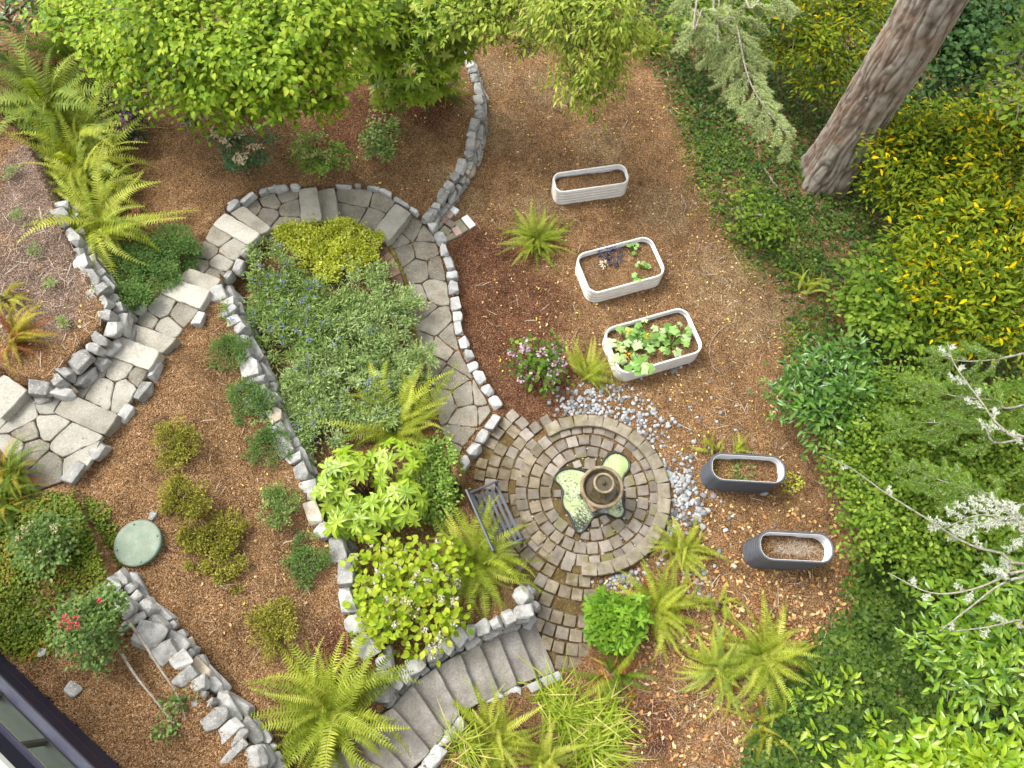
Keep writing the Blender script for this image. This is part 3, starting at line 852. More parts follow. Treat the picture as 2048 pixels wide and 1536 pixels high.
moss_pl = PP([(900, 900, 0), (1030, 860, 0), (1075, 900, 0), (1120, 960, 0), (1090, 1050, 0), (1110, 1130, 0), (1190, 1170, 0), (1200, 1340, 0), (1050, 1340, 0), (900, 1100, 0)])
R_EDGE = 1.28
rows = []
rr = .30
while rr < R_EDGE - .12: rows.append(rr); rr += .213
def near_pond(x, y, m):
    if inpoly(np.array([x]), np.array([y]), pond_w)[0]: return True
    return seg_dist(np.array([x]), np.array([y]), np.vstack([pond_w, pond_w[:1]]))[0] < m
cnt = 0
for rr in rows:
    n = int(2 * math.pi * rr / .205); a0 = r.random() * 6
    for i in range(n):
        a = a0 + i / n * 2 * math.pi
        x = PATIO_C[0] + math.cos(a) * rr + r.uniform(-.008, .008); y = PATIO_C[1] + math.sin(a) * rr + r.uniform(-.008, .008)
        pd = seg_dist(np.array([x]), np.array([y]), np.vstack([pond_w, pond_w[:1]]))[0]; shr = 1.0
        if inpoly(np.array([x]), np.array([y]), pond_w)[0] or pd < .03: continue
        if pd < .10:
            shr = .72; dv_ = np.array([x, y]) - pond_w[np.argmin(np.hypot(pond_w[:, 0] - x, pond_w[:, 1] - y))]; dv_ /= np.linalg.norm(dv_) + 1e-9; x += dv_[0] * (.10 - pd) * .6; y += dv_[1] * (.10 - pd) * .6
        ms = inpoly(np.array([x]), np.array([y]), moss_pl)[0]
        ang = math.degrees(a) % 360
        k = 'paver_moss' if ms and r.random() < .8 else ('paver_pale' if (95 < ang < 170 or 250 < ang < 290) and r.random() < .6 else 'paver')
        place('paver', r.choice(PAV[k]), patio, (0, 0, 0), (x, y, .012 + r.uniform(-.008, .01)), a, (.192 * shr * r.uniform(.92, 1.05), .19 * shr * r.uniform(.9, 1.05), .12), (r.uniform(-.03, .03), r.uniform(-.03, .03)))
n = 31
for i in range(n):
    a = i / n * 2 * math.pi + .05; ang = math.degrees(a) % 360
    x = PATIO_C[0] + math.cos(a) * R_EDGE; y = PATIO_C[1] + math.sin(a) * R_EDGE
    if 128 < ang < 262: continue
    place('edge_paver', r.choice(PAV['paver_edge']), patio, (0, 0, 0), (x, y, .055 + r.uniform(-.008, .01)), a, (.215, .262 * r.uniform(.96, 1.02), .2), (r.uniform(-.03, .03), r.uniform(-.03, .03)))
rr = R_EDGE - .02
while rr < 3.3:
    n = int(2 * math.pi * rr / .208); a0 = r.random() * 6
    for i in range(n):
        a = a0 + i / n * 2 * math.pi; ang = math.degrees(a) % 360
        x = PATIO_C[0] + math.cos(a) * rr + r.uniform(-.012, .012); y = PATIO_C[1] + math.sin(a) * rr + r.uniform(-.012, .012)
        if not (118 < ang < 285): continue
        if rr < R_EDGE + .15 and not (131 < ang < 259): continue
        if not inpoly(np.array([x]), np.array([y]), allow)[0]: continue
        ms = inpoly(np.array([x]), np.array([y]), moss_pl)[0]
        if ms and r.random() < .1: continue
        k = 'paver_moss' if (ms and r.random() < .82) else ('paver_pale' if r.random() < .45 else 'paver')
        place('paver', r.choice(PAV[k]), patio, (0, 0, 0), (x, y, (-.006 if ms else .012) + r.uniform(-.012, .012)), a, (.195 * r.uniform(.9, 1.05), .192 * r.uniform(.9, 1.05), .12), (r.uniform(-.05, .05), r.uniform(-.05, .05)))
    rr += .213

# loose pavers beside the end of the low wall
bm = bmesh.new(); box_bm(bm, (0, 0, 0), (1, 1, 1), 0, .06); LOOSE = bm_mesh('loose_paver', bm, None)
def loose(px, py, l, w, h, rot, mat, label, zt=.0):
    p = G(px, py); me = LOOSE.copy(); me.materials.append(mat)
    o = link('loose_paver', me); o.matrix_basis = Matrix.Translation((p[0], p[1], p[2] + h / 2 - .01)) @ Matrix.Rotation(math.radians(rot), 4, 'Z') @ Matrix.Diagonal((l, w, h, 1))
    tag(o, label, 'paver', 'loose pavers laid out beside the wall end')
M['slate'] = stone_mat('olive_slate', (.19, .17, .11), (.28, .255, .18), (.36, .34, .26), 5, .3, objvar=.06)
M['white_tile'] = plain_mat('white_tile', (.80, .80, .79), .5, 0, .5, .03, 6)
M['pink_brick'] = stone_mat('pinkish_brick', (.36, .25, .19), (.48, .36, .29), (.56, .45, .38), 7, .3, objvar=.1)
M['rust_brick'] = stone_mat('rust_brick', (.28, .15, .09), (.40, .23, .14), (.50, .32, .22), 7, .3, objvar=.06)
loose(937, 445, .30, .15, .05, -52, M['white_tile'], 'white rectangular tile lying on the mulch beside the loose pavers')
loose(921, 454, .30, .17, .05, -52, M['slate'], 'long olive slate paver lying next to the white tile')
loose(909, 423, .15, .13, .07, -35, M['white_tile'], 'small pale paver farthest up of the loose pavers')
loose(897, 430, .19, .14, .07, -35, M['pink_brick'], 'pinkish brick second from the top of the loose pavers')
loose(886, 440, .17, .16, .07, -35, M['rust_brick'], 'rust coloured brick touching the foot of the low wall')
loose(901, 450, .19, .13, .08, -35, M['paver_pale'], 'pale beige paver in the middle of the loose pavers')
loose(914, 465, .20, .14, .08, -60, M['pink_brick'], 'pinkish grey paver nearest the viewer beside the olive slate')
loose(892, 463, .20, .15, .05, -35, M['slate'], 'square olive slate beside the path edging stones')
loose(901, 475, .18, .13, .05, 30, M['slate'], 'cracked olive slate paver lowest of the loose pavers')
loose(877, 450, .16, .12, .05, -30, M['warm_stone'], 'flat grey brown stone between the rust brick and the edging stones')

# ------------------------------------------------------------------ pebbles
bed = structure('pebble_bed')
def peb(seed):
    r = random.Random(seed); bm = bmesh.new()
    bmesh.ops.create_icosphere(bm, subdivisions=2, radius=.5)
    ph = [r.uniform(0, 6) for _ in range(6)]
    for v in bm.verts:
        c = v.co.normalized()
        k = 1 + .12 * math.sin(3 * c.x + ph[0]) + .1 * math.sin(4 * c.y + ph[1]) + .08 * math.sin(3.3 * c.z + ph[2])
        v.co = c * .5 * k
    return bm_mesh('pebble', bm, M['pebble'], True)
PEB = [peb(i) for i in range(6)]
rng = np.random.default_rng(21)
cand = []
def pebble_patch(px, py, sx, sy, n, smin, smax):
    c = P(px, py, 0); k = ppm(px, py)
    q = rng.normal(0, 1, (n, 2)) * np.array([sx, sy]) / k + c[:2]
    for x, y in q: cand.append((x, y, rng.uniform(smin, smax)))
for a in np.linspace(112, -78, 34):                       # ring outside the round patio
    dens = 11 if (40 < a < 108 or -35 < a < 15) else 3
    for i in range(int(dens)):
        rad = R_EDGE + .16 + abs(rng.normal(0, .2 if a > 30 else .16)); t = math.radians(a + rng.uniform(-3, 3))
        cand.append((PATIO_C[0] + math.cos(t) * rad, PATIO_C[1] + math.sin(t) * rad, rng.uniform(.035, .075)))
pebble_patch(1160, 800, 30, 14, 60, .03, .07); pebble_patch(1230, 785, 35, 14, 60, .03, .07); pebble_patch(1365, 960, 18, 36, 80, .035, .09)
pebble_patch(1385, 1020, 18, 22, 40, .035, .1); pebble_patch(1240, 1160, 22, 10, 45, .03, .07); pebble_patch(1390, 1160, 12, 22, 35, .03, .07); pebble_patch(1290, 840, 25, 20, 40, .03, .09)
pebble_patch(1400, 980, 70, 80, 40, .03, .09); pebble_patch(1260, 1130, 60, 20, 20, .03, .07); pebble_patch(1340, 800, 60, 50, 25, .03, .06)
cand = [c for c in cand if math.hypot(c[0] - PATIO_C[0], c[1] - PATIO_C[1]) > R_EDGE + .14]
cand.sort(key=lambda c: -c[2])
rest = Acc()
tv = np.array([v.co[:] for v in PEB[0].vertices]); tf = np.array([p.vertices[:] for p in PEB[0].polygons])
for i, (x, y, s) in enumerate(cand):
    z = float(gz(x, y)[0]); q = (s * rng.uniform(.9, 1.5), s * rng.uniform(.8, 1.1), s * rng.uniform(.5, .75))
    if i < 300:
        place('pebble', PEB[i % 6], bed, (0, 0, 0), (x, y, z + q[2] * .3), rng.uniform(0, 6.28), q)
    else:
        a = rng.uniform(0, 6.28); Rm = np.array([[math.cos(a), -math.sin(a), 0], [math.sin(a), math.cos(a), 0], [0, 0, 1]])
        rest.add((tv * np.array(q)) @ Rm.T + np.array([x, y, z + q[2] * .3]), tf)
for t in range(260):                                       # grit in the patio joints
    a = rng.uniform(0, 6.28); rad = rng.uniform(.3, R_EDGE - .1); x = PATIO_C[0] + math.cos(a) * rad; y = PATIO_C[1] + math.sin(a) * rad
    if near_pond(x, y, .03): continue
    s = rng.uniform(.015, .035); rest.add(tv * s * np.array([1.2, 1, .6]) + np.array([x, y, .05 if s > .028 else .035]), tf)
pm = rest.mesh('small_pebbles', M['pebble'], smooth=True)
po = link('small_pebbles', pm, bed); po['kind'] = 'stuff'
# ------------------------------------------------------------------ pond liner with algae water
def algae_mat():
    m, N, L, out = new_mat('algae_water')
    pos = geo_pos(N)
    n1 = noise_tex(N, L, pos, 2.2, 5, .6); n2 = noise_tex(N, L, pos, 26, 5, .7, .8)
    v = N.new('ShaderNodeTexVoronoi'); v.inputs['Scale'].default_value = 16; L.new(pos, v.inputs['Vector'])
    alg = ramp(N, [(.3, (.20, .26, .08)), (.5, (.31, .38, .155)), (.7, (.42, .48, .27))]); L.new(n1.outputs['Fac'], alg.inputs[0])
    at = N.new('ShaderNodeAttribute'); at.attribute_name = 'clear'
    bub = mapr(N, L, v.outputs['Distance'], .25, .42, 0, 1)
    hole = mapr(N, L, mathn(N, L, 'ADD', n2.outputs['Fac'], mathn(N, L, 'MULTIPLY', at.outputs['Fac'], .34)), .56, .74, 0, 1)
    col = mixc(N, L, mathn(N, L, 'MULTIPLY', mathn(N, L, 'MULTIPLY', bub, .4), mapr(N, L, at.outputs['Fac'], .1, .4, 0, 1)), alg.outputs[0], (.55, .60, .48))
    col = mixc(N, L, hole, col, (.035, .04, .03))
    pb = N.new('ShaderNodeBsdfPrincipled'); L.new(col, pb.inputs['Base Color'])
    L.new(mapr(N, L, hole, 0, 1, .45, .06), pb.inputs['Roughness'])
    bp = N.new('ShaderNodeBump'); bp.inputs['Strength'].default_value = .25; bp.inputs['Distance'].default_value = .01
    L.new(n2.outputs['Fac'], bp.inputs['Height']); L.new(bp.outputs[0], pb.inputs['Normal'])
    L.new(pb.outputs[0], out.inputs[0]); return m
M['algae'] = algae_mat()
pond = thing('pond', 'black plastic pond liner of lobed outline filled with algae water under the fountain', 'pond', (pond_c[0], pond_c[1], 0))
pb0 = np.array([pond_c[0], pond_c[1], 0])
ring = smooth_line(np.vstack([pond_w, pond_w[:1]]), 140)[:-1]
m = len(ring)
tg = nrm(np.roll(ring, -1, 0) - np.roll(ring, 1, 0)); nn = np.stack([tg[:, 1], -tg[:, 0]], 1)
if area([tuple(p) for p in ring]) < 0: nn = -nn
prof = [(.014, .03), (.016, POND_Z - .008), (.008, POND_Z), (-.006, POND_Z), (-.012, POND_Z - .01), (-.02, .04)]
V = []; F = []
for o_, z in prof:
    for p, n_ in zip(ring, nn): V.append((*(p + n_ * o_), z))
for k in range(len(prof) - 1):
    for i in range(m): F.append((k * m + i, k * m + (i + 1) % m, (k + 1) * m + (i + 1) % m, (k + 1) * m + i))
link('liner', mesh_np('liner', np.array(V) - pb0, np.array(F), M['liner'], None, True), pond)
gx2 = np.arange(ring[:, 0].min(), ring[:, 0].max(), .02); gy2 = np.arange(ring[:, 1].min(), ring[:, 1].max(), .02)
A, B = np.meshgrid(gx2, gy2); inside = inpoly(A, B, ring - nn * .0)
idx = -np.ones(A.shape, int); 
need = np.zeros(A.shape, bool); cell = inside[:-1, :-1] & inside[1:, :-1] & inside[:-1, 1:] & inside[1:, 1:]
need[:-1, :-1] |= cell; need[1:, :-1] |= cell; need[:-1, 1:] |= cell; need[1:, 1:] |= cell
idx[need] = np.arange(need.sum())
Vw = np.stack([A[need], B[need], np.full(need.sum(), .062)], 1)
ci, cj = np.nonzero(cell)
Fw = np.stack([idx[ci, cj], idx[ci, cj + 1], idx[ci + 1, cj + 1], idx[ci + 1, cj]], 1)
clr = np.zeros(len(Vw))
for px, py, rad, v_ in ((1160, 1055, 26, .75), (1165, 1030, 22, .45), (1150, 985, 26, .30), (1130, 960, 24, .22), (1178, 1005, 20, .4), (1240, 1015, 12, .55), (1163, 993, 7, 1.0), (1225, 1000, 12, .8)):
    q = P(px, py, .04); d = np.hypot(Vw[:, 0] - q[0], Vw[:, 1] - q[1]) * 116 / rad
    clr = np.maximum(clr, v_ * np.clip(1.5 - d, 0, 1))
link('water', mesh_np('water', Vw - pb0, Fw, M['algae'], None, True, dict(clear=clr)), pond)

# ------------------------------------------------------------------ tiered fountain
fc = P(1193, 994, .1); fc[2] = 0
fountain = thing('fountain', 'two tier cast stone fountain with tan rims standing in the pond', 'fountain', (fc[0], fc[1], .0))
fountain.scale = (1.16, 1.16, 1.06)
def lathe(name, prof, ns, mat, parent, smooth=True):
    V = []; F = []
    for r_, z in prof:
        for j in range(ns):
            a = j / ns * 2 * math.pi; V.append((r_ * math.cos(a), r_ * math.sin(a), z))
    for k in range(len(prof) - 1):
        for j in range(ns): F.append((k * ns + j, k * ns + (j + 1) % ns, (k + 1) * ns + (j + 1) % ns, (k + 1) * ns + j))
    return link(name, mesh_np(name, np.array(V), np.array(F), mat, None, smooth), parent)
bm = bmesh.new(); box_bm(bm, (0, 0, .09), (.36, .36, .18), .5, .02); box_bm(bm, (0, 0, .21), (.28, .28, .06), .5, .015)
link('plinth', bm_mesh('plinth', bm, M['fount_rim']), fountain)
lathe('pedestal', [(.15, .22), (.13, .26), (.085, .34), (.08, .45), (.095, .55), (.13, .60), (.14, .62)], 28, M['fount_rim'], fountain)
lb = lathe('lower_bowl', [(.08, .56), (.17, .60), (.25, .68), (.29, .76), (.262, .765), (.235, .70), (.16, .645), (.06, .63), (.0, .63)], 48, M['fount_bowl'], fountain)
def rim(name, R, r_, z, parent, seg):
    V = []; F = []
    ns, nt = 72, 10
    for i in range(ns):
        a = i / ns * 2 * math.pi
        k = r_ * (1 - .16 * (abs(math.sin(a * seg / 2)) < .10))
        for j in range(nt):
            b = j / nt * 2 * math.pi
            V.append(((R + k * math.cos(b)) * math.cos(a), (R + k * math.cos(b)) * math.sin(a), z + k * math.sin(b)))
    for i in range(ns):
        for j in range(nt): F.append((i * nt + j, ((i + 1) % ns) * nt + j, ((i + 1) % ns) * nt + (j + 1) % nt, i * nt + (j + 1) % nt))
    return link(name, mesh_np(name, np.array(V), np.array(F), M['fount_rim'], None, True), parent)
rim('lower_rim', .278, .026, .765, fountain, 10)
lathe('column', [(.075, .62), (.05, .68), (.045, .80), (.06, .90), (.075, .93)], 24, M['fount_rim'], fountain)
lathe('upper_bowl', [(.05, .90), (.10, .93), (.135, 1.0), (.12, 1.005), (.10, .97), (.06, .945), (.0, .94)], 40, M['fount_bowl'], fountain)
rim('upper_rim', .128, .018, 1.003, fountain, 8)
lathe('finial', [(.05, .93), (.035, .97), (.02, 1.0), (.028, 1.03), (.014, 1.06), (.0, 1.065)], 20, M['fount_bowl'], fountain)
wm = plain_mat('dark_fountain_water', (.07, .055, .03), .12, 0, .5, .5, 24, .4)
lathe('bowl_water', [(.212, .688), (.17, .688), (.1, .688), (.0, .688)], 40, wm, fountain)
lathe('bowl_water', [(.112, .982), (.06, .982), (.0, .982)], 30, wm, fountain)
r = random.Random(4)
for k, (px, py) in enumerate([(1190, 1018), (1197, 1014), (1203, 1021), (1208, 1015), (1186, 1024), (1212, 1022), (1193, 1027), (1218, 1012)]):
    p = P(px, py, .1)
    o = link('pond_stone', PEB[k % 6]); s = r.uniform(.06, .11)
    o.matrix_basis = Matrix.Translation((p[0], p[1], .07)) @ Matrix.Rotation(r.uniform(0, 6), 4, 'Z') @ Matrix.Diagonal((s * 1.3, s, s * .7, 1))
    tag(o, 'smooth pebble piled at the near foot of the fountain in the pond', 'pebble', 'pebbles at the fountain foot')

# ------------------------------------------------------------------ raised planters
def rrect(lx, ly, rad, nseg=8):
    pts = []
    for cx, cy, a0 in ((lx / 2 - rad, ly / 2 - rad, 0), (-lx / 2 + rad, ly / 2 - rad, 90), (-lx / 2 + rad, -ly / 2 + rad, 180), (lx / 2 - rad, -ly / 2 + rad, 270)):
        for k in range(nseg + 1):
            a = math.radians(a0 + 90 * k / nseg); pts.append((cx + rad * math.cos(a), cy + rad * math.sin(a)))
    return np.array(pts)
def outline_normals(q):
    t = nrm(np.roll(q, -1, 0) - np.roll(q, 1, 0)); return np.stack([t[:, 1], -t[:, 0]], 1)

def planter(label, corners, h, rad, outer, inner, soil_z, ribs, group):
    W = [P(a, b, h)[:2] for a, b in corners]                      # TL TR BR BL of the rim
    c = np.mean(W, 0)
    u = (W[1] - W[0]) + (W[2] - W[3]); u /= np.linalg.norm(u)
    v = np.array([-u[1], u[0]])
    lx = (np.linalg.norm(W[1] - W[0]) + np.linalg.norm(W[2] - W[3])) / 2; ly = (abs((W[0] - W[3]) @ v) + abs((W[1] - W[2]) @ v)) / 2
    zg = float(np.mean(gz(*np.array(W).T)))
    root = thing('raised_planter', label, 'planter', (c[0], c[1], zg), group)
    root.rotation_euler = (0, 0, math.atan2(u[1], u[0]))
    q = rrect(lx, ly, rad); n_ = outline_normals(q); m = len(q); hh = h - zg
    RP = [(0, -.014), (.05, -.004), (.14, .011), (.32, .019), (.5, .021), (.68, .019), (.86, .011), (.95, -.004)]
    TS = [((k + a_) / ribs, o_) for k in range(ribs) for a_, o_ in RP] + [(1.0, -.014)]
    nz = len(TS) - 1
    V = []; F = []
    for t, off in TS:
        for p, nv in zip(q, n_): V.append((*(p + nv * off), -.04 + t * (hh + .04)))
    for k in range(nz):
        for i in range(m): F.append((k * m + i, k * m + (i + 1) % m, (k + 1) * m + (i + 1) % m, (k + 1) * m + i))
    link('outer_wall', mesh_np('outer_wall', np.array(V), np.array(F), outer, None, True), root)
    V2 = np.array(V); 
    for k in range(nz + 1):
        V2[k * m:(k + 1) * m, :2] -= n_ * .008
    link('inner_wall', mesh_np('inner_wall', V2, np.array(F)[:, ::-1], inner, None, True), root)
    tv_, tf_ = tube(np.vstack([np.column_stack([q, np.full(m, hh)]), [[q[0][0], q[0][1], hh]]]), .015, 8)
    link('rim', mesh_np('rim', tv_, tf_, outer if outer is M['white_metal'] else M['black_metal'], None, True), root)
    # panel seams with bolts
    for i in (m // 8, m * 3 // 8, m * 5 // 8, m * 7 // 8):
        p = q[i]; nv = n_[i]; bm = bmesh.new()
        box_bm(bm, (p[0] + nv[0] * .012, p[1] + nv[1] * .012, hh / 2 - .01), (.012, .035, hh - .05), math.atan2(nv[1], nv[0]), .003)
        link('seam', bm_mesh('seam', bm, outer), root)
    # soil
    nx_, ny_ = 40, 26
    X, Y = np.meshgrid(np.linspace(-lx / 2, lx / 2, nx_), np.linspace(-ly / 2, ly / 2, ny_)); rr_ = rad
    ax, ay = np.abs(X) - (lx / 2 - rr_ ), np.abs(Y) - (ly / 2 - rr_)
    dd = np.hypot(np.maximum(ax, 0), np.maximum(ay, 0))
    k = np.where((ax > 0) & (ay > 0) & (dd > rr_ - .012), (rr_ - .014) / np.maximum(dd, 1e-6), 1.0)
    X = np.where((ax > 0) & (ay > 0) & (k < 1), np.sign(X) * (lx / 2 - rr_ + ax * k), np.clip(X, -lx / 2 + .012, lx / 2 - .012)); Y = np.where((ax > 0) & (ay > 0) & (k < 1), np.sign(Y) * (ly / 2 - rr_ + ay * k), np.clip(Y, -ly / 2 + .012, ly / 2 - .012))
    Z = hh - soil_z + (fbm(X * 3 + c[0], Y * 3 + c[1], 4) - .45) * .12
    ii = (np.arange(ny_ - 1)[:, None] * nx_ + np.arange(nx_ - 1)[None]).ravel()
    sm = mesh_np('soil', np.stack([X.ravel(), Y.ravel(), Z.ravel()], 1), np.stack([ii, ii + 1, ii + nx_ + 1, ii + nx_], 1), M['mulch'], None, True, dict(zdark=np.full(X.size, .8), zgrey=np.full(X.size, .25)))
    link('soil', sm, root)
    root['top'] = h - soil_z
    return root
GP = 'corrugated raised planters on the mulch lawn'
pl1 = planter('small white corrugated planter farthest from the fountain, filled with bare mulch', [(1104, 347), (1249, 329), (1259, 364), (1114, 387)], .47, .16, M['white_metal'], M['galv'], .14, 5, GP)
pl2 = planter('white corrugated planter with purple and pale seedlings, middle of the three white ones', [(1150, 512), (1299, 470), (1334, 549), (1181, 588)], .41, .2, M['white_metal'], M['galv'], .12, 4, GP)
pl3 = planter('white corrugated planter holding leafy squash plants', [(1202, 655), (1376, 617), (1402, 697), (1246, 755)], .41, .2, M['white_metal'], M['galv'], .13, 4, GP)
pl4 = planter('charcoal corrugated planter with weeds next to the pebbles', [(1417, 905), (1566, 914), (1573, 968), (1428, 960)], .66, .2, M['black_metal'], M['galv'], .26, 8, GP)
pl5 = planter('charcoal corrugated planter filled with dry straw nearest the ivy', [(1514, 1061), (1661, 1068), (1670, 1127), (1524, 1119)], .80, .2, M['black_metal'], M['galv'], .28, 9, GP)
del_keys = [p for p in (pl1, pl2, pl3, pl4, pl5)]
SOIL_Z = [p['top'] for p in del_keys]
for p in del_keys: del p['top']

# ------------------------------------------------------------------ garden bench
A_, B_ = P(994, 966, .44)[:2], P(1048, 1084, .44)[:2]       # front edge of the seat
bd = B_ - A_; BL = np.linalg.norm(bd); bd /= BL
bn = np.array([bd[1], -bd[0]])                               # towards the fountain
if bn @ (PATIO_C[:2] - A_) < 0: bn = -bn
bc = (A_ + B_) / 2 - bn * .21
bench = thing('bench', 'slate grey slatted metal garden bench facing the fountain', 'bench', (bc[0], bc[1], 0.01))
bench.rotation_euler = (0, 0, math.atan2(bd[1], bd[0]))
sgn = 1 if (np.array([-bd[1], bd[0]]) @ bn) > 0 else -1     # local +Y * sgn = front
def bpart(name, c, s, rot=None, bev=.006):
    bm = bmesh.new(); box_bm(bm, (c[0], c[1] * sgn, c[2]), s, 0, bev, rot); return link(name, bm_mesh(name, bm, M['bench']), bench)
hl = BL / 2
for k in range(5): bpart('seat_slat', (0, .185 - k * .088, .43), (BL - .06, .05, .022))
for x in (-hl * .36, hl * .36): bpart('seat_bar', (x, .01, .412), (.03, .42, .016))
tilt = Matrix.Rotation(-sgn * math.radians(-12), 4, 'X')
for k in range(4): bpart('back_slat', (0, -.235 - k * .022, .53 + k * .1), (BL - .08, .016, .05), tilt)
bpart('top_rail', (0, -.325, .90), (BL, .035, .05), tilt, .012)
nb_ = 11
for k in range(nb_): bpart('back_ornament', (-hl + .14 + k * (BL - .28) / (nb_ - 1), -.312, .85), (.02, .012, .07), tilt @ Matrix.Rotation(.6 if k % 2 else -.6, 4, 'Y'), .004)
for sx in (-1, 1):
    bpart('front_leg', (sx * (hl - .02), .19, .31), (.04, .04, .62), None, .008)
    bpart('rear_leg', (sx * (hl - .02), -.25, .45), (.04, .04, .92), Matrix.Rotation(-sgn * math.radians(-10), 4, 'X'), .008)
    V_, F_ = tube(smooth_line([(sx * (hl - .02), sgn * .23, .60), (sx * (hl - .02), sgn * .14, .645), (sx * (hl - .02), -sgn * .05, .64), (sx * (hl - .02), -sgn * .28, .66)], 14), .022, 8)
    link('armrest', mesh_np('armrest', V_, F_, M['bench'], None, True), bench)

# ------------------------------------------------------------------ septic riser lid
p = G(281, 1088)
lid = thing('access_lid', 'round green plastic access cover sunk in the heather bed', 'cover', (p[0], p[1], p[2] - .03))
R_ = 44 / ppm(281, 1085, 1.75)
lathe('riser', [(R_ - .02, -.1), (R_ - .02, .02), (R_, .03), (R_ - .02, .045), (R_, .06), (R_ - .02, .075), (R_, .09), (R_, .10)], 48, M['lid_side'], lid)
lathe('cover', [(R_ + .015, .095), (R_ + .018, .125), (R_ - .005, .135), (R_ - .05, .128), (R_ * .5, .132), (.0, .136)], 48, M['lid'], lid)
for k in range(0):
    a = k / 8 * 2 * math.pi; bm = bmesh.new(); box_bm(bm, ((R_ * .55) * math.cos(a), (R_ * .55) * math.sin(a), .134), (R_ * .6, .016, .012), a, .003)
    link('rib', bm_mesh('rib', bm, M['lid']), lid)
for k in range(4):
    a = k / 4 * 2 * math.pi + .4; bm = bmesh.new(); bmesh.ops.create_cone(bm, cap_ends=True, segments=6, radius1=.014, radius2=.014, depth=.02, matrix=Matrix.Translation(((R_ - .03) * math.cos(a), (R_ - .03) * math.sin(a), .138)))
    link('bolt', bm_mesh('bolt', bm, M['lid_side']), lid)

# ------------------------------------------------------------------ house corner
hA, hB = P(0, 1300, 2.02)[:2], P(246, 1536, 1.98)[:2]
hd = (hB - hA) / np.linalg.norm(hB - hA); hn = np.array([hd[1], -hd[0]])
if hn @ (np.zeros(2) - hA) < 0: hn = -hn
o0 = hA - hd * 3.0
house = thing('house', 'navy clad house wall with dark framed sliding windows at the lower left corner', 'house', (o0[0], o0[1], 1.9))
house.rotation_euler = (0, 0, math.atan2(hd[1], hd[0]))
hs_ = 1 if (np.array([-hd[1], hd[0]]) @ hn) > 0 else -1     # local +Y*hs_ faces the garden
HL = 11.0
def hpart(name, c, s, mat, parent=house, bev=.004):
    bm = bmesh.new(); box_bm(bm, (c[0], c[1] * hs_, c[2]), s, 0, bev); return link(name, bm_mesh(name, bm, mat), parent)
glass_m, N, L, out = new_mat('window_glass')
tb_ = N.new('ShaderNodeBsdfTransparent'); tb_.inputs[0].default_value = (.86, .9, .86, 1)
gb_ = N.new('ShaderNodeBsdfGlossy'); gb_.inputs['Roughness'].default_value = .03
mg_ = N.new('ShaderNodeMixShader'); mg_.inputs[0].default_value = .06; L.new(tb_.outputs[0], mg_.inputs[1]); L.new(gb_.outputs[0], mg_.inputs[2]); L.new(mg_.outputs[0], out.inputs[0])
Z0, Z1, ZT = .80, 1.47, 2.18
for k in range(5):                                            # horizontal siding boards below the windows
    hpart('siding_board', (HL / 2, -.06, -.25 + k * .2 + .1), (HL, .10 + .0, .196), M['navy'])
hpart('sill', (HL / 2, -.01, Z0 - .02), (HL, .14, .05), M['navy_trim'])
for k in range(3): hpart('siding_board', (HL / 2, -.06, Z1 + .1 + k * .2 + .06), (HL, .10, .196), M['navy'])
hpart('head_trim', (HL / 2, -.03, Z1 + .02), (HL, .12, .05), M['navy_trim'])
hpart('gutter', (HL / 2, .05, ZT + .06), (HL, .22, .12), M['white_paint'], house, .02)
hpart('roof', (HL / 2, -3.5, ZT + .16), (HL + .2, 1.1, .08), M['navy_trim']); hpart('added_skylight', (HL / 2, -1.52, ZT + .13), (HL + .2, 2.82, .02), glass_m, house, 0)  # unseen glass roof, added to let daylight onto the window bench
wx = []
x_div = None
# place the mullions where the photograph shows them
dv = [((P(px, py, 1.9 + Z0)[:2] - o0) @ hd) for px, py in ((20, 1375), (112, 1463))]
pitch = dv[1] - dv[0]
xs = [dv[0] + pitch * k for k in range(-5, 10)]
for k in range(len(xs) - 1):
    x0, x1 = xs[k], xs[k + 1]
    if x1 < 0 or x0 > HL: continue
    x0 = max(x0, .05); x1 = min(x1, HL - .05); xc = (x0 + x1) / 2
    w = hpart('window', (x0, -.07, (Z0 + Z1) / 2), (.05, .07, Z1 - Z0), M['win_frame'])
    hpart('frame_bar', (xc, -.07, Z0 + .03), (x1 - x0, .07, .05), M['win_frame'], w)
    hpart('frame_bar', (xc, -.07, Z1 - .03), (x1 - x0, .07, .05), M['win_frame'], w)
    hpart('pane', (xc, -.08, (Z0 + Z1) / 2), (x1 - x0 - .05, .008, Z1 - Z0 - .1), glass_m, w, 0)
M['bench_paint'] = plain_mat('pale_grey_paint', (.40, .40, .37), .5, 0, .4, .06, 4)
hpart('inner_sill', (HL / 2, -.18, Z0 - .03), (HL, .15, .04), M['win_frame'])
hpart('window_bench', (HL / 2, -.36, Z0 - .30), (HL, .21, .5), M['bench_paint'])
hpart('room_floor', (HL / 2, -2.3, .08), (HL, 3.4, .06), M['room_floor'])
hpart('back_wall', (HL / 2, -4.0, 1.05), (HL, .1, 2.3), M['white_paint'])
for x in (0.0, HL): hpart('end_wall', (x, -2.0, 1.0), (.1, 3.9, 2.3), M['navy'])
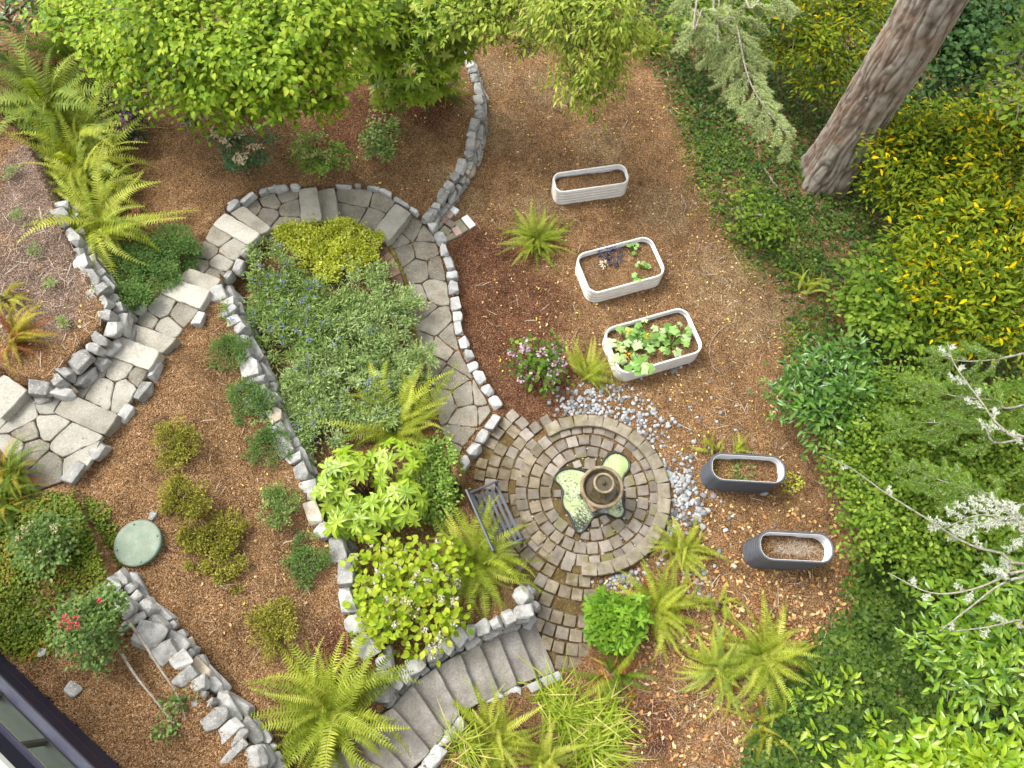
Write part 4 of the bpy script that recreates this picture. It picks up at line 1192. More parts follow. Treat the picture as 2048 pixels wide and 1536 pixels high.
# ------------------------------------------------------------------ leaf templates (along +Y, width X, normal Z)
def T_diamond(w=.5, f=.08, c=.12):
    return np.array([(0, 0, 0), (-w / 2, .45, f), (0, 1, -c), (w / 2, .45, f)]), np.array([(0, 2, 1), (0, 3, 2)])
def T_leaf(w=.5, f=.06, c=.15, m=.42):
    v = np.array([(0, 0, 0), (-w * .38, .22, f), (-w * .5, m + .05, f), (-w * .3, .78, f - c * .4), (0, 1, -c), (w * .3, .78, f - c * .4), (w * .5, m + .05, f), (w * .38, .22, f), (0, .5, -.01)])
    t = np.array([(0, 8, 1), (1, 8, 2), (2, 8, 3), (3, 8, 4), (4, 8, 5), (5, 8, 6), (6, 8, 7), (7, 8, 0)])
    return v, t
def T_blade(w=.08, c=.3, n=4):
    V = []; F = []
    for i in range(n + 1):
        t = i / n; ww = w * (1 - t ** 1.6) * .5 + .002
        V += [(-ww, t, -c * t * t), (ww, t, -c * t * t)]
    for i in range(n): F += [(2 * i, 2 * i + 1, 2 * i + 3), (2 * i, 2 * i + 3, 2 * i + 2)]
    return np.array(V), np.array(F)
def T_whorl(n, w, seed, droop=.25, up=.15):
    r = random.Random(seed); V = []; F = []; k = 0
    lv, lf = T_leaf(w, .03, .12)
    for i in range(n):
        a = i / n * 2 * math.pi + r.uniform(-.25, .25); l = r.uniform(.75, 1.05); e = r.uniform(-droop, up)
        ca, sa = math.cos(a), math.sin(a)
        p = lv * l
        y = p[:, 1] * math.cos(e) - p[:, 2] * math.sin(e); z = p[:, 1] * math.sin(e) + p[:, 2] * math.cos(e)
        V.append(np.stack([p[:, 0] * ca + y * sa, -p[:, 0] * sa + y * ca, z], 1)); F.append(lf + k); k += len(lv)
    return np.concatenate(V), np.concatenate(F)
def T_lobed(seed=0):                     # broad lobed leaf (squash, ivy)
    n = 15; V = [(0, .35, .02)]
    for i in range(n):
        a = -math.pi * .5 + (i + .0) / (n - 1) * 2 * math.pi * .93 + .22
        rr = .5 * (1 + .22 * math.cos(5 * (a - math.pi / 2)))
        V.append((rr * math.cos(a), .42 + rr * math.sin(a), -.07 * (i % 2) - .05))
    F = [(0, i, i + 1) for i in range(1, n)]
    return np.array(V), np.array(F)
def T_ivy():
    V = np.array([(0, 0, 0), (-.42, .22, .03), (-.30, .5, 0), (0, 1, -.05), (.30, .5, 0), (.42, .22, .03), (0, .35, -.02)])
    F = np.array([(0, 6, 1), (1, 6, 2), (2, 6, 3), (3, 6, 4), (4, 6, 5), (5, 6, 0)])
    return V, F
LEAF, DIA, NARROW, IVY = T_leaf(), T_diamond(.55), T_diamond(.22, .03, .08), T_ivy()
OVAL = T_leaf(.62, .05, .12); LANCE = T_leaf(.32, .03, .14)

# leaf colours (real base colours)
M['lf_dogwood'] = leaf_mat('dogwood_leaf', [(.045, .10, .018), (.10, .18, .028), (.17, .265, .04), (.26, .335, .06)], .5, .35, .35)
M['lf_rhodo_dk'] = leaf_mat('dark_rhododendron_leaf', [(.075, .14, .025), (.14, .23, .04), (.21, .31, .055), (.32, .38, .09)], .4, .35, .5)
M['lf_light'] = leaf_mat('pale_tree_leaf', [(.07, .12, .025), (.14, .205, .04), (.225, .285, .065), (.31, .35, .095)], .5, .3, .3)
M['lf_fleck'] = leaf_mat('shrub_leaf_some_yellow', [(.03, .065, .01), (.06, .105, .015), (.10, .15, .021), (.135, .185, .027), (.155, .20, .028), (.46, .37, .025)], .5, .35, .3)
M['lf_dark'] = leaf_mat('dark_leaf', [(.018, .045, .016), (.035, .075, .025), (.06, .11, .035)], .5, .2, .3)
M['lf_mid'] = leaf_mat('mid_green_leaf', [(.04, .085, .018), (.08, .145, .026), (.125, .20, .038), (.20, .27, .06)], .5, .3, .3)
M['lf_laurel'] = leaf_mat('glossy_laurel_leaf', [(.025, .07, .016), (.05, .12, .022), (.09, .175, .034)], .3, .15, .5)
M['lf_laurel_br'] = leaf_mat('bright_laurel_leaf', [(.05, .12, .018), (.09, .185, .022), (.145, .25, .032), (.21, .31, .045)], .3, .3, .55, .5)
M['lf_ivy'] = leaf_mat('ivy_leaf', [(.018, .042, .011), (.036, .072, .016), (.06, .105, .023), (.10, .15, .036)], .42, .2, .4)
M['lf_ivy2'] = leaf_mat('shaded_ivy_leaf', [(.018, .045, .013), (.036, .078, .019), (.06, .11, .027), (.10, .15, .04)], .42, .2, .4)
M['lf_kinn'] = leaf_mat('groundcover_leaf', [(.035, .066, .013), (.07, .112, .02), (.11, .155, .028), (.24, .14, .045)], .45, .2, .35)
M['lf_rhodo'] = leaf_mat('lime_rhododendron_leaf', [(.08, .16, .02), (.15, .25, .032), (.24, .33, .055)], .35, .25, .5, .6)
M['lf_hyd'] = leaf_mat('lime_hydrangea_leaf', [(.07, .145, .02), (.13, .22, .028), (.205, .285, .04), (.27, .33, .06)], .45, .35, .35, .7)
M['lf_peony'] = leaf_mat('fresh_green_leaf', [(.06, .14, .025), (.11, .215, .035), (.17, .28, .055)], .45, .3, .35)
M['lf_huck'] = leaf_mat('small_green_leaf', [(.06, .12, .03), (.13, .22, .05), (.22, .32, .09)], .4, .3, .4)
M['lf_grey'] = leaf_mat('grey_green_leaf', [(.08, .135, .045), (.145, .215, .08), (.22, .30, .125), (.32, .39, .20)], .6, .25, .2)
M['lf_bluegreen'] = leaf_mat('green_shrub_leaf', [(.06, .11, .035), (.11, .18, .055), (.17, .25, .085), (.27, .34, .15)], .6, .25, .2)
M['lf_gold'] = leaf_mat('golden_leaf', [(.15, .19, .03), (.25, .30, .05), (.34, .39, .085), (.43, .46, .16)], .55, .3, .2)
M['lf_juniper'] = leaf_mat('creeping_conifer_leaf', [(.045, .095, .03), (.08, .145, .045), (.12, .195, .065)], .6, .2, .2)
M['lf_heather'] = leaf_mat('olive_heather_leaf', [(.075, .08, .018), (.14, .148, .032), (.215, .22, .05), (.29, .285, .085)], .65, .2, .2)
M['lf_flower'] = leaf_mat('bluish_shrub_leaf', [(.03, .075, .035), (.06, .125, .06), (.11, .18, .09)], .5, .2, .3)
M['lf_rose'] = leaf_mat('rose_leaf', [(.035, .075, .024), (.068, .12, .036), (.105, .17, .055), (.16, .23, .09)], .5, .25, .35)
M['lf_purple'] = leaf_mat('purple_leaf', [(.03, .05, .03), (.06, .07, .05), (.11, .08, .08)], .5, .2, .3)
M['lf_squash'] = leaf_mat('squash_leaf', [(.08, .18, .05), (.15, .28, .085), (.25, .38, .16), (.40, .48, .30)], .6, .3, .25, .7)
M['lf_grass'] = leaf_mat('strap_leaf_grass', [(.08, .14, .02), (.16, .23, .035), (.26, .32, .07), (.42, .38, .17)], .5, .3, .3)
M['needle'] = leaf_mat('blue_spruce_needle', [(.13, .17, .055), (.22, .28, .11), (.31, .37, .19), (.42, .47, .32)], .55, .25, .25)
M['needle_g'] = leaf_mat('green_needle', [(.06, .12, .025), (.11, .19, .04), (.18, .27, .07)], .55, .25, .25)
M['straw'] = ramp_mat('dry_straw', [(0, (.26, .20, .13)), (.5, (.42, .34, .25)), (1, (.56, .48, .38))])
M['litter'] = ramp_mat('fallen_leaf', [(0, (.10, .045, .02)), (.25, (.27, .11, .035)), (.5, (.42, .20, .06)), (.75, (.52, .33, .14)), (.9, (.60, .46, .24)), (1, (.58, .46, .06))], 'tint', .6, .3)
M['chip'] = ramp_mat('wood_chip', [(0, (.05, .026, .014)), (.3, (.16, .08, .035)), (.6, (.31, .17, .075)), (.85, (.46, .31, .17)), (1, (.62, .52, .39))])
M['fl_blue'] = ramp_mat('blue_flower', [(0, (.13, .14, .42)), (1, (.27, .28, .62))])
M['fl_cream'] = ramp_mat('cream_pink_flower', [(0, (.48, .30, .22)), (.5, (.60, .47, .30)), (1, (.66, .60, .40))])
M['fl_tan'] = ramp_mat('tan_flower_head', [(0, (.22, .19, .09)), (.5, (.36, .34, .19)), (1, (.58, .60, .56))])
M['fl_mauve'] = ramp_mat('mauve_flower_head', [(0, (.26, .16, .19)), (.5, (.40, .27, .31)), (1, (.52, .42, .44))])
M['fl_purple'] = ramp_mat('purple_flower', [(0, (.20, .07, .17)), (1, (.34, .17, .30))])
M['fl_red'] = ramp_mat('red_rose', [(0, (.45, .015, .05)), (1, (.62, .06, .12))], 'tint', .5, .3)
M['fl_yellow'] = ramp_mat('yellow_flower', [(0, (.62, .32, .01)), (1, (.75, .48, .03))])
M['fl_green'] = ramp_mat('greenish_flower', [(0, (.32, .34, .10)), (1, (.50, .50, .22))])

# ------------------------------------------------------------------ foliage generators
def unit(n, rng): return nrm(rng.normal(0, 1, (n, 3)))

def leaves_on(blobs, n_clump, n_leaf, cr, rng, zmin=-.25, shell=(.72, 1.03), droop=.25, flat=.6, spread=1.0, up=1.0):
    """returns pos, R, clump index tints for leaves grouped in clumps on the shells of ellipsoids"""
    B = np.asarray(blobs, float)
    wgt = B[:, 3] * B[:, 4] + B[:, 3] * B[:, 5]; wgt = wgt / wgt.sum()
    bi = rng.choice(len(B), n_clump, p=wgt)
    d = unit(n_clump, rng); bad = d[:, 2] < zmin; d[bad, 2] *= -1
    rad = rng.uniform(shell[0], shell[1], n_clump)
    C = B[bi, :3] + d * B[bi, 3:6] * rad[:, None]
    ci = rng.integers(0, n_clump, n_leaf)
    off = rng.normal(0, 1, (n_leaf, 3)) * np.array([1, 1, flat]) * cr * rng.uniform(.6, 1.3, n_clump)[ci][:, None]
    pos = C[ci] + off
    outw = nrm(d[ci] * .8 + nrm(off) * .7)
    hz = unit(n_leaf, rng); hz[:, 2] *= .3
    y = nrm(outw * .8 + hz * .9 * spread + np.array([0, 0, -droop]))
    n = nrm(np.array([0, 0, up]) + outw * .5 + unit(n_leaf, rng) * .4)
    ct = rng.normal(0, .16, n_clump)[ci]
    return pos, frames(y, n), ct

def tints(ct, rng, mean=.45, sd=.2):
    return np.clip(mean + ct + rng.normal(0, sd, len(ct)), 0, 1)

def stems_to(base, tips, rng, r0=.02, ns=5, wob=.05):
    a = Acc()
    for t in tips:
        mid = (np.asarray(base) * .5 + np.asarray(t) * .5) + rng.normal(0, wob, 3) + np.array([0, 0, .05])
        v, f = tube(smooth_line([base, mid, t], 7), np.linspace(r0, r0 * .35, 7), ns); a.add(v, f)
    return a

RNG = np.random.default_rng(1234)
def flower_heads(root, base, pts, size, mat, rng, name='flower_head', n=14, dome=.5, limit=60):
    """each head: a little dome of petals, its own part"""
    hv, hf = T_diamond(.9, .1, .1)
    mesh_var = []
    for k in range(3):
        d = unit(n, rng); d[:, 2] = np.abs(d[:, 2]) * dome
        p = d * .45; R = frames(nrm(unit(n, rng) + d), nrm(d + np.array([0, 0, .4])))
        v, f, t = scatter(hv, hf, p, R, np.full(n, .42), np.clip(rng.normal(.5, .3, n), 0, 1))
        mesh_var.append(mesh_np(name, v, f, mat, t))
    for i, q in enumerate(pts[:limit]):
        o = link(name, mesh_var[i % 3], root); s = size * rng.uniform(.75, 1.2)
        o.matrix_basis = Matrix.Translation(Vector(q) - Vector(base)) @ Matrix.Rotation(rng.uniform(0, 6.28), 4, 'Z') @ Matrix.Diagonal((s, s, s * .9, 1))

def shrub(name, label, cat, px, py, rpx, h, tmpl, lsize, n, mat, group=None, clumps=40, cr=.07, ry=1.0, mean=.45, sd=.2, droop=.25, zmin=-.2, shell=(.7, 1.04), flat=.6, stems=5, seed=None, lift=.5, up=1.0, zf=.5, extra=None):
    rng = np.random.default_rng(seed if seed is not None else int(px * 7 + py * 13))
    g = GH(px, py, h * lift)
    r_ = rpx / ppm(px, py, g[2] + h * lift)
    root = thing(name, label, cat, tuple(g), group)
    blobs = [(g[0], g[1], g[2] + h * zf * .9, r_ * rng.uniform(.55, .75), r_ * rng.uniform(.55, .75) * ry, h * (1 - zf) * .95)]
    for k in range(5):
        a = rng.uniform(0, 6.28); q_ = rng.uniform(.35, .68); w_ = rng.uniform(.26, .46); blobs.append((g[0] + math.cos(a) * r_ * q_, g[1] + math.sin(a) * r_ * q_ * ry, g[2] + h * zf * rng.uniform(.5, 1.1), r_ * w_, r_ * w_ * ry, h * rng.uniform(.25, .45)))
    if extra: blobs += [tuple(e) for e in extra]
    pos, R, ct = leaves_on(blobs, clumps, n, cr, rng, zmin, shell, droop, flat, up=up)
    gzv = gz(pos[:, 0], pos[:, 1], False); pos[:, 2] = np.maximum(pos[:, 2], gzv + .02 + rng.uniform(0, .05, n))
    S = rng.uniform(lsize * .7, lsize * 1.25, n)
    v, f, t = scatter(*tmpl, pos, R, S, tints(ct, rng, mean, sd))
    link('foliage', mesh_np('foliage', v - g, f, mat, t), root)
    if stems:
        tips = pos[rng.choice(n, stems)]
        a = stems_to(g - np.array([0, 0, .02]), tips, rng, .012 + .006 * h)
        link('stems', a.mesh('stems', M['stem'], g), root)
    root_top = pos[np.argsort(-pos[:, 2])[:max(30, n // 6)]]
    return root, g, pos, root_top, r_, rng

# ------------------------------------------------------------------ ferns
def frond_np(seed, e0, e1, width=.105, npair=32, ragged=0.0):
    r = np.random.default_rng(seed)
    n = 22; t = np.linspace(0, 1, n); ang = np.radians(e0 + (e1 - e0) * t ** 1.25)
    ds = 1 / (n - 1); x = np.concatenate([[0], np.cumsum(np.cos(ang[:-1]) * ds)]); z = np.concatenate([[0], np.cumsum(np.sin(ang[:-1]) * ds)])
    sway = (.05 * np.sin(t * 2.2 + r.uniform(0, 6)) + r.choice([-1, 1]) * r.uniform(.08, .24) * t) * t
    C = np.stack([x, sway, z], 1)
    a = Acc()
    v, f = tube(C[::3], np.linspace(.008, .002, len(C[::3])), 3)
    f = np.concatenate([f[:, :3], f[:, [0, 2, 3]]]); a.add(v, f, .75)
    for i in range(npair):
        u = .10 + .9 * (i + .5) / npair
        p = np.array([np.interp(u, t, C[:, k]) for k in range(3)]); q = np.array([np.interp(min(1, u + .03), t, C[:, k]) for k in range(3)])
        tg = q - p; tg /= np.linalg.norm(tg) + 1e-9
        l = width * min(1, (u - .06) / .16) * (1 - max(0, u - .3) / .74) ** .85 + .008
        up_ = np.cross(tg, np.array([0, 1, 0])); up_ = up_ if up_[2] > 0 else -up_
        for s in (-1, 1):
            if r.random() < ragged: continue
            side = np.array([0, s, 0])
            d = side * .95 + tg * (.32 + r.normal(0, .07)) + up_ * (.12 + r.normal(0, .1)); d /= np.linalg.norm(d)
            ll = l * r.uniform(.88, 1.1); w = .0112 * (.6 + .6 * (1 - u))
            b0 = p - tg * w; b1 = p + tg * w; m = p + d * ll * .55 + tg * w * .75; m0 = p + d * ll * .55 - tg * w * .75; tip = p + d * ll - up_ * ll * .12
            a.add([b0, b1, m, m0, tip], [(0, 1, 2), (0, 2, 3), (3, 2, 4)], float(np.clip(.45 + r.normal(0, .12), 0, 1)))
    return np.concatenate(a.V), np.concatenate(a.F), np.concatenate(a.T)
FR = [frond_np(i, e0, e1, wd) for i, (e0, e1, wd) in enumerate([(66, -30, .090), (52, -42, .094), (38, -34, .090), (74, 5, .086), (28, -28, .096), (58, -70, .092), (60, -20, .084), (45, -60, .088)])]
FR_DEAD = [frond_np(50 + i, 20, -35, .085, 26, .35) for i in range(2)]
FERN_COL = {
    'lime': [(.10, .135, .022), (.19, .235, .042), (.29, .33, .075), (.40, .42, .14)],
    'green': [(.07, .105, .018), (.135, .185, .032), (.215, .265, .056), (.31, .35, .11)],
    'soft': [(.09, .14, .035), (.155, .22, .055), (.23, .295, .085), (.31, .36, .13)],
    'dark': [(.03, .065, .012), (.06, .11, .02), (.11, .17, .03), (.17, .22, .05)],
    'gold': [(.11, .105, .02), (.19, .18, .03), (.27, .25, .05), (.35, .32, .09)],
    'dead': [(.11, .05, .022), (.20, .095, .04), (.29, .16, .07), (.36, .22, .11)],
}
_fm = {}
def frond_mesh(k, tone):
    key = (k, tone)
    if key not in _fm:
        if ('m', tone) not in _fm: _fm[('m', tone)] = leaf_mat('fern_' + tone, FERN_COL[tone], .5, .3, .25, .6)
        v, f, t = (FR_DEAD[k - 100] if k >= 100 else FR[k])
        _fm[key] = mesh_np('frond', v, f, _fm[('m', tone)], np.clip(t - .3, 0, 1))
    return _fm[key]

def fern(px, py, rpx, nf, tone, label, tone2=None, dead=3, az=(0, 360), steep=.5, zadd=0.0, seed=None, ground=None):
    r = random.Random(seed if seed else int(px * 3 + py * 5))
    g = ground if ground is not None else G(px, py)
    g = np.array([g[0], g[1], g[2] + zadd])
    L_ = rpx / ppm(px, py, g[2] + .3) * 1.12
    root = thing('fern', label, 'fern', tuple(g), 'sword ferns around the garden')
    nf = int(nf * 1.75)
    for i in range(nf):
        a = math.radians(az[0] + (az[1] - az[0]) * (i + r.uniform(.1, .9)) / nf)
        inner = r.random() < steep
        k = r.choice([0, 3, 1, 6]) if inner else r.choice([1, 2, 4, 5, 7])
        l = L_ * (r.uniform(.62, 1.1) if not inner else r.uniform(.5, 1.05))
        o = link('frond', frond_mesh(k, tone2 if (tone2 and r.random() < .35) else tone), root)
        o.matrix_basis = Matrix.Translation((r.gauss(0, .06), r.gauss(0, .06), .01)) @ Matrix.Rotation(a, 4, 'Z') @ Matrix.Rotation(r.uniform(-.5, .5), 4, 'X') @ Matrix.Rotation(r.uniform(-.2, .2), 4, 'Y') @ Matrix.Diagonal((l, l * r.uniform(.9, 1.15) * r.choice([-1, 1]), l, 1))
    dead = int(dead * 1.6)
    for i in range(dead):
        o = link('dead_frond', frond_mesh(100 + i % 2, 'dead'), root); l = L_ * r.uniform(.6, .95)
        o.matrix_basis = Matrix.Translation((0, 0, .0)) @ Matrix.Rotation(math.radians(r.uniform(*az)), 4, 'Z') @ Matrix.Rotation(r.uniform(-.3, .3), 4, 'X') @ Matrix.Diagonal((l, l, l * .55, 1))
    v, f = tube([(0, 0, -.05), (0, 0, .05), (0, 0, .09)], [.07, .06, .02], 7)
    link('crown', mesh_np('crown', v, f, M['stem'], None, True), root)
    return root

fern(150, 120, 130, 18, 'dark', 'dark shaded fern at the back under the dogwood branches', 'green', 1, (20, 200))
fern(105, 215, 175, 34, 'soft', 'broad pale fern highest in the fern row at left', 'green', 2)
fern(165, 285, 160, 30, 'soft', 'arching fern second from the top of the left fern row', 'lime', 2, (-60, 220))
fern(175, 340, 150, 28, 'lime', 'bright fern in the middle of the left fern row', 'soft', 2, (-80, 200))
fern(185, 390, 145, 28, 'lime', 'bright fern just above the lowest of the left fern row', 'green', 2, (-70, 230))
fern(205, 460, 155, 38, 'lime', 'large yellow green fern at the lower end of the left row above the creeping conifer', 'green', 6)
fern(1072, 487, 82, 34, 'green', 'single round fern on red mulch left of the white planters', None, 8)
fern(1168, 755, 82, 22, 'lime', 'upright fern between the mauve hydrangea and the squash planter', 'green', 4, (-30, 150), .75)
fern(800, 862, 160, 36, 'lime', 'yellowing fern at the lower edge of the blue flowering shrubs', 'green', 4, (-30, 230))
fern(945, 1130, 135, 38, 'green', 'large fern overhanging the bench beside the lime hydrangea', 'lime', 7)
fern(668, 1425, 185, 44, 'green', 'biggest fern, at the head of the concrete steps', 'lime', 6)
fern(1362, 1102, 82, 26, 'lime', 'fern on the pebbles at the right edge of the round patio', 'green', 3)
fern(1310, 1225, 108, 30, 'lime', 'fern leaning over the bright green bush below the round patio', 'green', 5, (-100, 170))
fern(1436, 1210, 52, 9, 'lime', 'small sparse fern between the pebbles and the dead leaf litter', 'green', 1)
fern(1432, 1335, 98, 34, 'lime', 'round fern, left of the pair in the lower right litter', 'soft', 4)
fern(1522, 1310, 122, 34, 'green', 'round fern, right of the pair in the lower right litter', 'lime', 5)
fern(1525, 1455, 75, 10, 'lime', 'thin fern in the ivy under the lower right pair', 'gold', 2)
fern(1228, 1350, 100, 10, 'lime', 'half dead fern with brown fronds right of the steps', 'dark', 16, (0, 360), .3)
fern(990, 1475, 120, 30, 'lime', 'fern beside the lower steps at the bottom edge', 'green', 6)
fern(1085, 1520, 100, 22, 'lime', 'fern at the bottom edge left of the tall grass', 'green', 4)
fern(1425, 905, 46, 7, 'lime', 'small fern sprout behind the left end of the weedy charcoal planter', None, 0, (40, 200))
fern(1470, 905, 44, 6, 'lime', 'small fern sprout behind the middle of the weedy charcoal planter', None, 0, (-10, 120))
fern(1608, 582, 58, 8, 'lime', 'small bright fern alone in the ivy right of the planters', None, 0, (-40, 160))
fern(30, 680, 95, 18, 'gold', 'golden brown fern on the wood chip bed at the left edge', 'dead', 8, (-70, 110))
fern(10, 600, 60, 10, 'gold', 'yellow fern cut by the left edge above the golden brown one', 'lime', 2, (-90, 60))
fern(20, 950, 95, 20, 'dark', 'dark green fern at the left edge below the flagstones', 'gold', 10, (-100, 120))
fern(5, 1010, 80, 16, 'dark', 'dark fern at the left edge above the leafy groundcover', 'gold', 6, (-100, 120))
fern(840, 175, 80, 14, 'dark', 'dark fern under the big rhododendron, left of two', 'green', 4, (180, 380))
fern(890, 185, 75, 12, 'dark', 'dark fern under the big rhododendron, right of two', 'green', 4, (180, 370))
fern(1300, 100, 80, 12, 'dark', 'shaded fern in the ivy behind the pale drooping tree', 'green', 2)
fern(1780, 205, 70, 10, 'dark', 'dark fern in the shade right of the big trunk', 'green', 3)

# ------------------------------------------------------------------ bed shrubs
GB = 'blue mist shrubs in the curved bed'
blue = [(545, 545, 62, .55, 'bluegreen', 'blue flowering shrub at the upper left of the curved bed', .9), (600, 590, 75, .65, 'bluegreen', 'blue flowering shrub just below the golden groundcover', 1.0),
        (575, 660, 82, .6, 'bluegreen', 'blue flowering shrub nearest the jagged wall', 1.0), (655, 640, 60, .6, 'bluegreen', 'dark blue flowering shrub in the middle of the curved bed', .8),
        (730, 575, 70, .6, 'grey', 'silvery shrub beside the mossy brick edging', .1), (765, 650, 78, .6, 'grey', 'silvery shrub spilling towards the flagstones, second from the top', .15),
        (790, 735, 78, .55, 'grey', 'silvery shrub overhanging the path, third from the top', .15), (700, 690, 72, .6, 'grey', 'silvery green shrub with few flowers in the centre of the bed', .4),
        (640, 735, 62, .55, 'grey', 'open silvery shrub showing bare twigs', .5), (720, 790, 82, .6, 'grey', 'silvery shrub with scattered blue flowers above the yellowing fern', .7),
        (590, 815, 66, .5, 'grey', 'silvery shrub draped over the jagged wall', .6), (640, 865, 72, .5, 'grey', 'lowest silvery shrub above the lime rhododendron', .7), (555, 800, 45, .4, 'grey', 'small silvery shrub crossing the jagged wall stones', .4)]
for i, (px, py, rp, h, mk, lab, fl) in enumerate(blue):
    root, g, pos, top, r_, rng = shrub('blue_mist_shrub', lab, 'shrub', px, py, rp * 1.3, h * .85, NARROW if False else T_diamond(.26, .03, .1), .08, int(3300 * (rp / 70) ** 2), M['lf_' + mk], GB, 90, .055, 1.0, .5, .24, -.1, -.1, (.55, 1.05), .7, 8)
    nb = int(26 * fl)
    if nb:
        idx = rng.choice(len(top), min(nb, len(top)), False)
        flower_heads(root, g, top[idx] + np.array([0, 0, .03]), .05, M['fl_blue'], rng, 'flower', 8, .8, 60)
for i, (px, py, rp) in enumerate([(600, 478, 52), (655, 470, 55), (710, 482, 50), (650, 510, 55), (690, 515, 45)]):
    shrub('golden_groundcover', ['golden leafy cushion plant, left end, inside the path curve', 'golden leafy cushion plant, top middle, inside the path curve', 'golden leafy cushion plant, right end, beside the grey step block',
          'golden leafy cushion plant, lower left, touching the blue flowers', 'golden leafy cushion plant, lower right, touching the bricks'][i], 'ground cover', px, py, rp * 1.3, .26, OVAL, .045, 2900, M['lf_gold'], 'golden cushion plants inside the path curve', 90, .045, .8, .45, .24, .0, -.05, (.6, 1.04), .6, 0)
for i, (px, py, rp) in enumerate([(345, 480, 62), (290, 500, 60), (250, 540, 52), (300, 555, 58), (255, 590, 42), (365, 510, 38)]):
    shrub('creeping_conifer', ['dark green creeping conifer mat below the large fern, upper right', 'dark green creeping conifer mat below the large fern, upper left', 'dark green creeping conifer mat against the crooked wall',
          'dark green creeping conifer mat beside the pale step slab', 'lowest dark green creeping conifer mat beside the crooked wall', 'dark green creeping conifer mat touching the flagstones, right end'][i], 'ground cover', px, py, rp * 1.12, .26, T_diamond(.45), .04, 3000, M['lf_juniper'], 'creeping conifer mats beside the path', 110, .04, .9, .45, .25, -.1, -.05, (.6, 1.04), .6, 0)
for px, py, rp, lab in [(457, 705, 38, 'small dark green cushion shrub beside the jagged wall, highest of its row'), (488, 795, 45, 'dark green cushion shrub beside the jagged wall, second of its row'),
                        (533, 895, 40, 'loose green cushion shrub touching the silvery shrub on the wall'), (552, 1015, 38, 'thin green cushion shrub left of the wall bend'), (612, 1125, 46, 'lowest green cushion shrub left of the wall')]:
    shrub('cushion_shrub', lab, 'shrub', px, py, rp * 1.36, .22, T_diamond(.38), .042, 2000, M['lf_juniper'] if rp != 38 or py < 900 else M['lf_bluegreen'], 'green cushion shrubs along the jagged wall', 60, .04, 1, .5, .25, -.2, -.1, (.5, 1.05), .7, 4)
for px, py, rp, lab in [(332, 890, 54, 'olive heather bush nearest the flagstones'), (368, 995, 52, 'olive heather bush, second from the flagstones'), (434, 1112, 76, 'largest olive heather bush right of the green cover'), (537, 1255, 50, 'olive heather bush nearest the biggest fern')]:
    shrub('heather', lab, 'shrub', px, py, rp * 1.32, .25, T_diamond(.38), .045, int(2300 * (rp / 50) ** 2), M['lf_heather'], 'olive heathers in the upper bed', 70, .045, 1, .45, .25, -.25, -.1, (.45, 1.05), .7, 6)
for px, py, rp, lab in [(42, 432, 20, 'tiny grey green herb tuft, highest on the wood chips'), (72, 500, 22, 'tiny grey green herb tuft, middle of the wood chip bed'), (100, 570, 13, 'tiny green herb tuft, right side of the wood chip bed'), (130, 643, 9, 'tiniest herb tuft near the crooked wall'), (25, 345, 16, 'small leafy weed at the upper left of the wood chips')]:
    shrub('herb_tuft', lab, 'plant', px, py, rp, .18, NARROW, .06, 160, M['lf_grey'], 'herb tufts on the wood chips', 12, .03, 1, .6, .2, -.5, 0, (.3, 1.0), .8, 0)

# rhododendron with lime whorls
WH = [mesh_np('leaf_whorl', *T_whorl(8, .34, 60 + i, .35, .2)[:2], M['lf_rhodo'], np.random.default_rng(i).uniform(.1, .6, len(T_whorl(8, .34, 60 + i)[0]))) for i in range(4)]
def whorl_shrub(label, spots, h, size, nper, seed, mat_meshes, name='rhododendron'):
    rng = np.random.default_rng(seed)
    g = GH(spots[0][0], spots[0][1], h * .5); root = thing(name, label, 'shrub', tuple(g))
    tips = []
    for px, py, rp in spots:
        c = GH(px, py, h * .6); k = rp / ppm(px, py, c[2] + h * .6)
        for i in range(nper):
            d = unit(1, rng)[0]; d[2] = abs(d[2]) * .9 + .1; d /= np.linalg.norm(d)
            p = np.array([c[0], c[1], c[2] + h * .45]) + d * np.array([k, k, h * .55]) * rng.uniform(.72, 1.0)
            up_ = Vector(d * .8 + np.array([0, 0, .7])).normalized()
            o = link('leaf_whorl', mat_meshes[i % len(mat_meshes)], root); s = size * rng.uniform(.8, 1.2)
            o.matrix_basis = Matrix.Translation(Vector(p - g)) @ up_.to_track_quat('Z', 'Y').to_matrix().to_4x4() @ Matrix.Rotation(rng.uniform(0, 6.28), 4, 'Z') @ Matrix.Scale(s, 4)
            tips.append(p)
    a = stems_to(g - np.array([0, 0, .05]), tips[::3], rng, .022)
    link('stems', a.mesh('stems', M['stem'], g), root)
    return root
whorl_shrub('lime green rhododendron with whorled leaves between the jagged wall and the bench', [(735, 985, 75), (690, 950, 55), (790, 930, 55), (800, 1010, 55), (690, 1030, 45), (745, 1040, 50), (660, 985, 38)], .9, .195, 22, 8, WH)
for i, (px, py, rp, lab) in enumerate([(870, 915, 48, 'fine leaved green shrub between the rhododendron and the path end'), (865, 975, 52, 'fine leaved green shrub between the rhododendron and the bench')]):
    shrub('leafy_shrub', lab, 'shrub', px, py, rp * 1.15, .7, OVAL, .055, 1300, M['lf_huck'], 'fine leaved shrubs by the path end', 60, .09, 1, .5, .22, .1, -.2, (.6, 1.05), .6, 6)

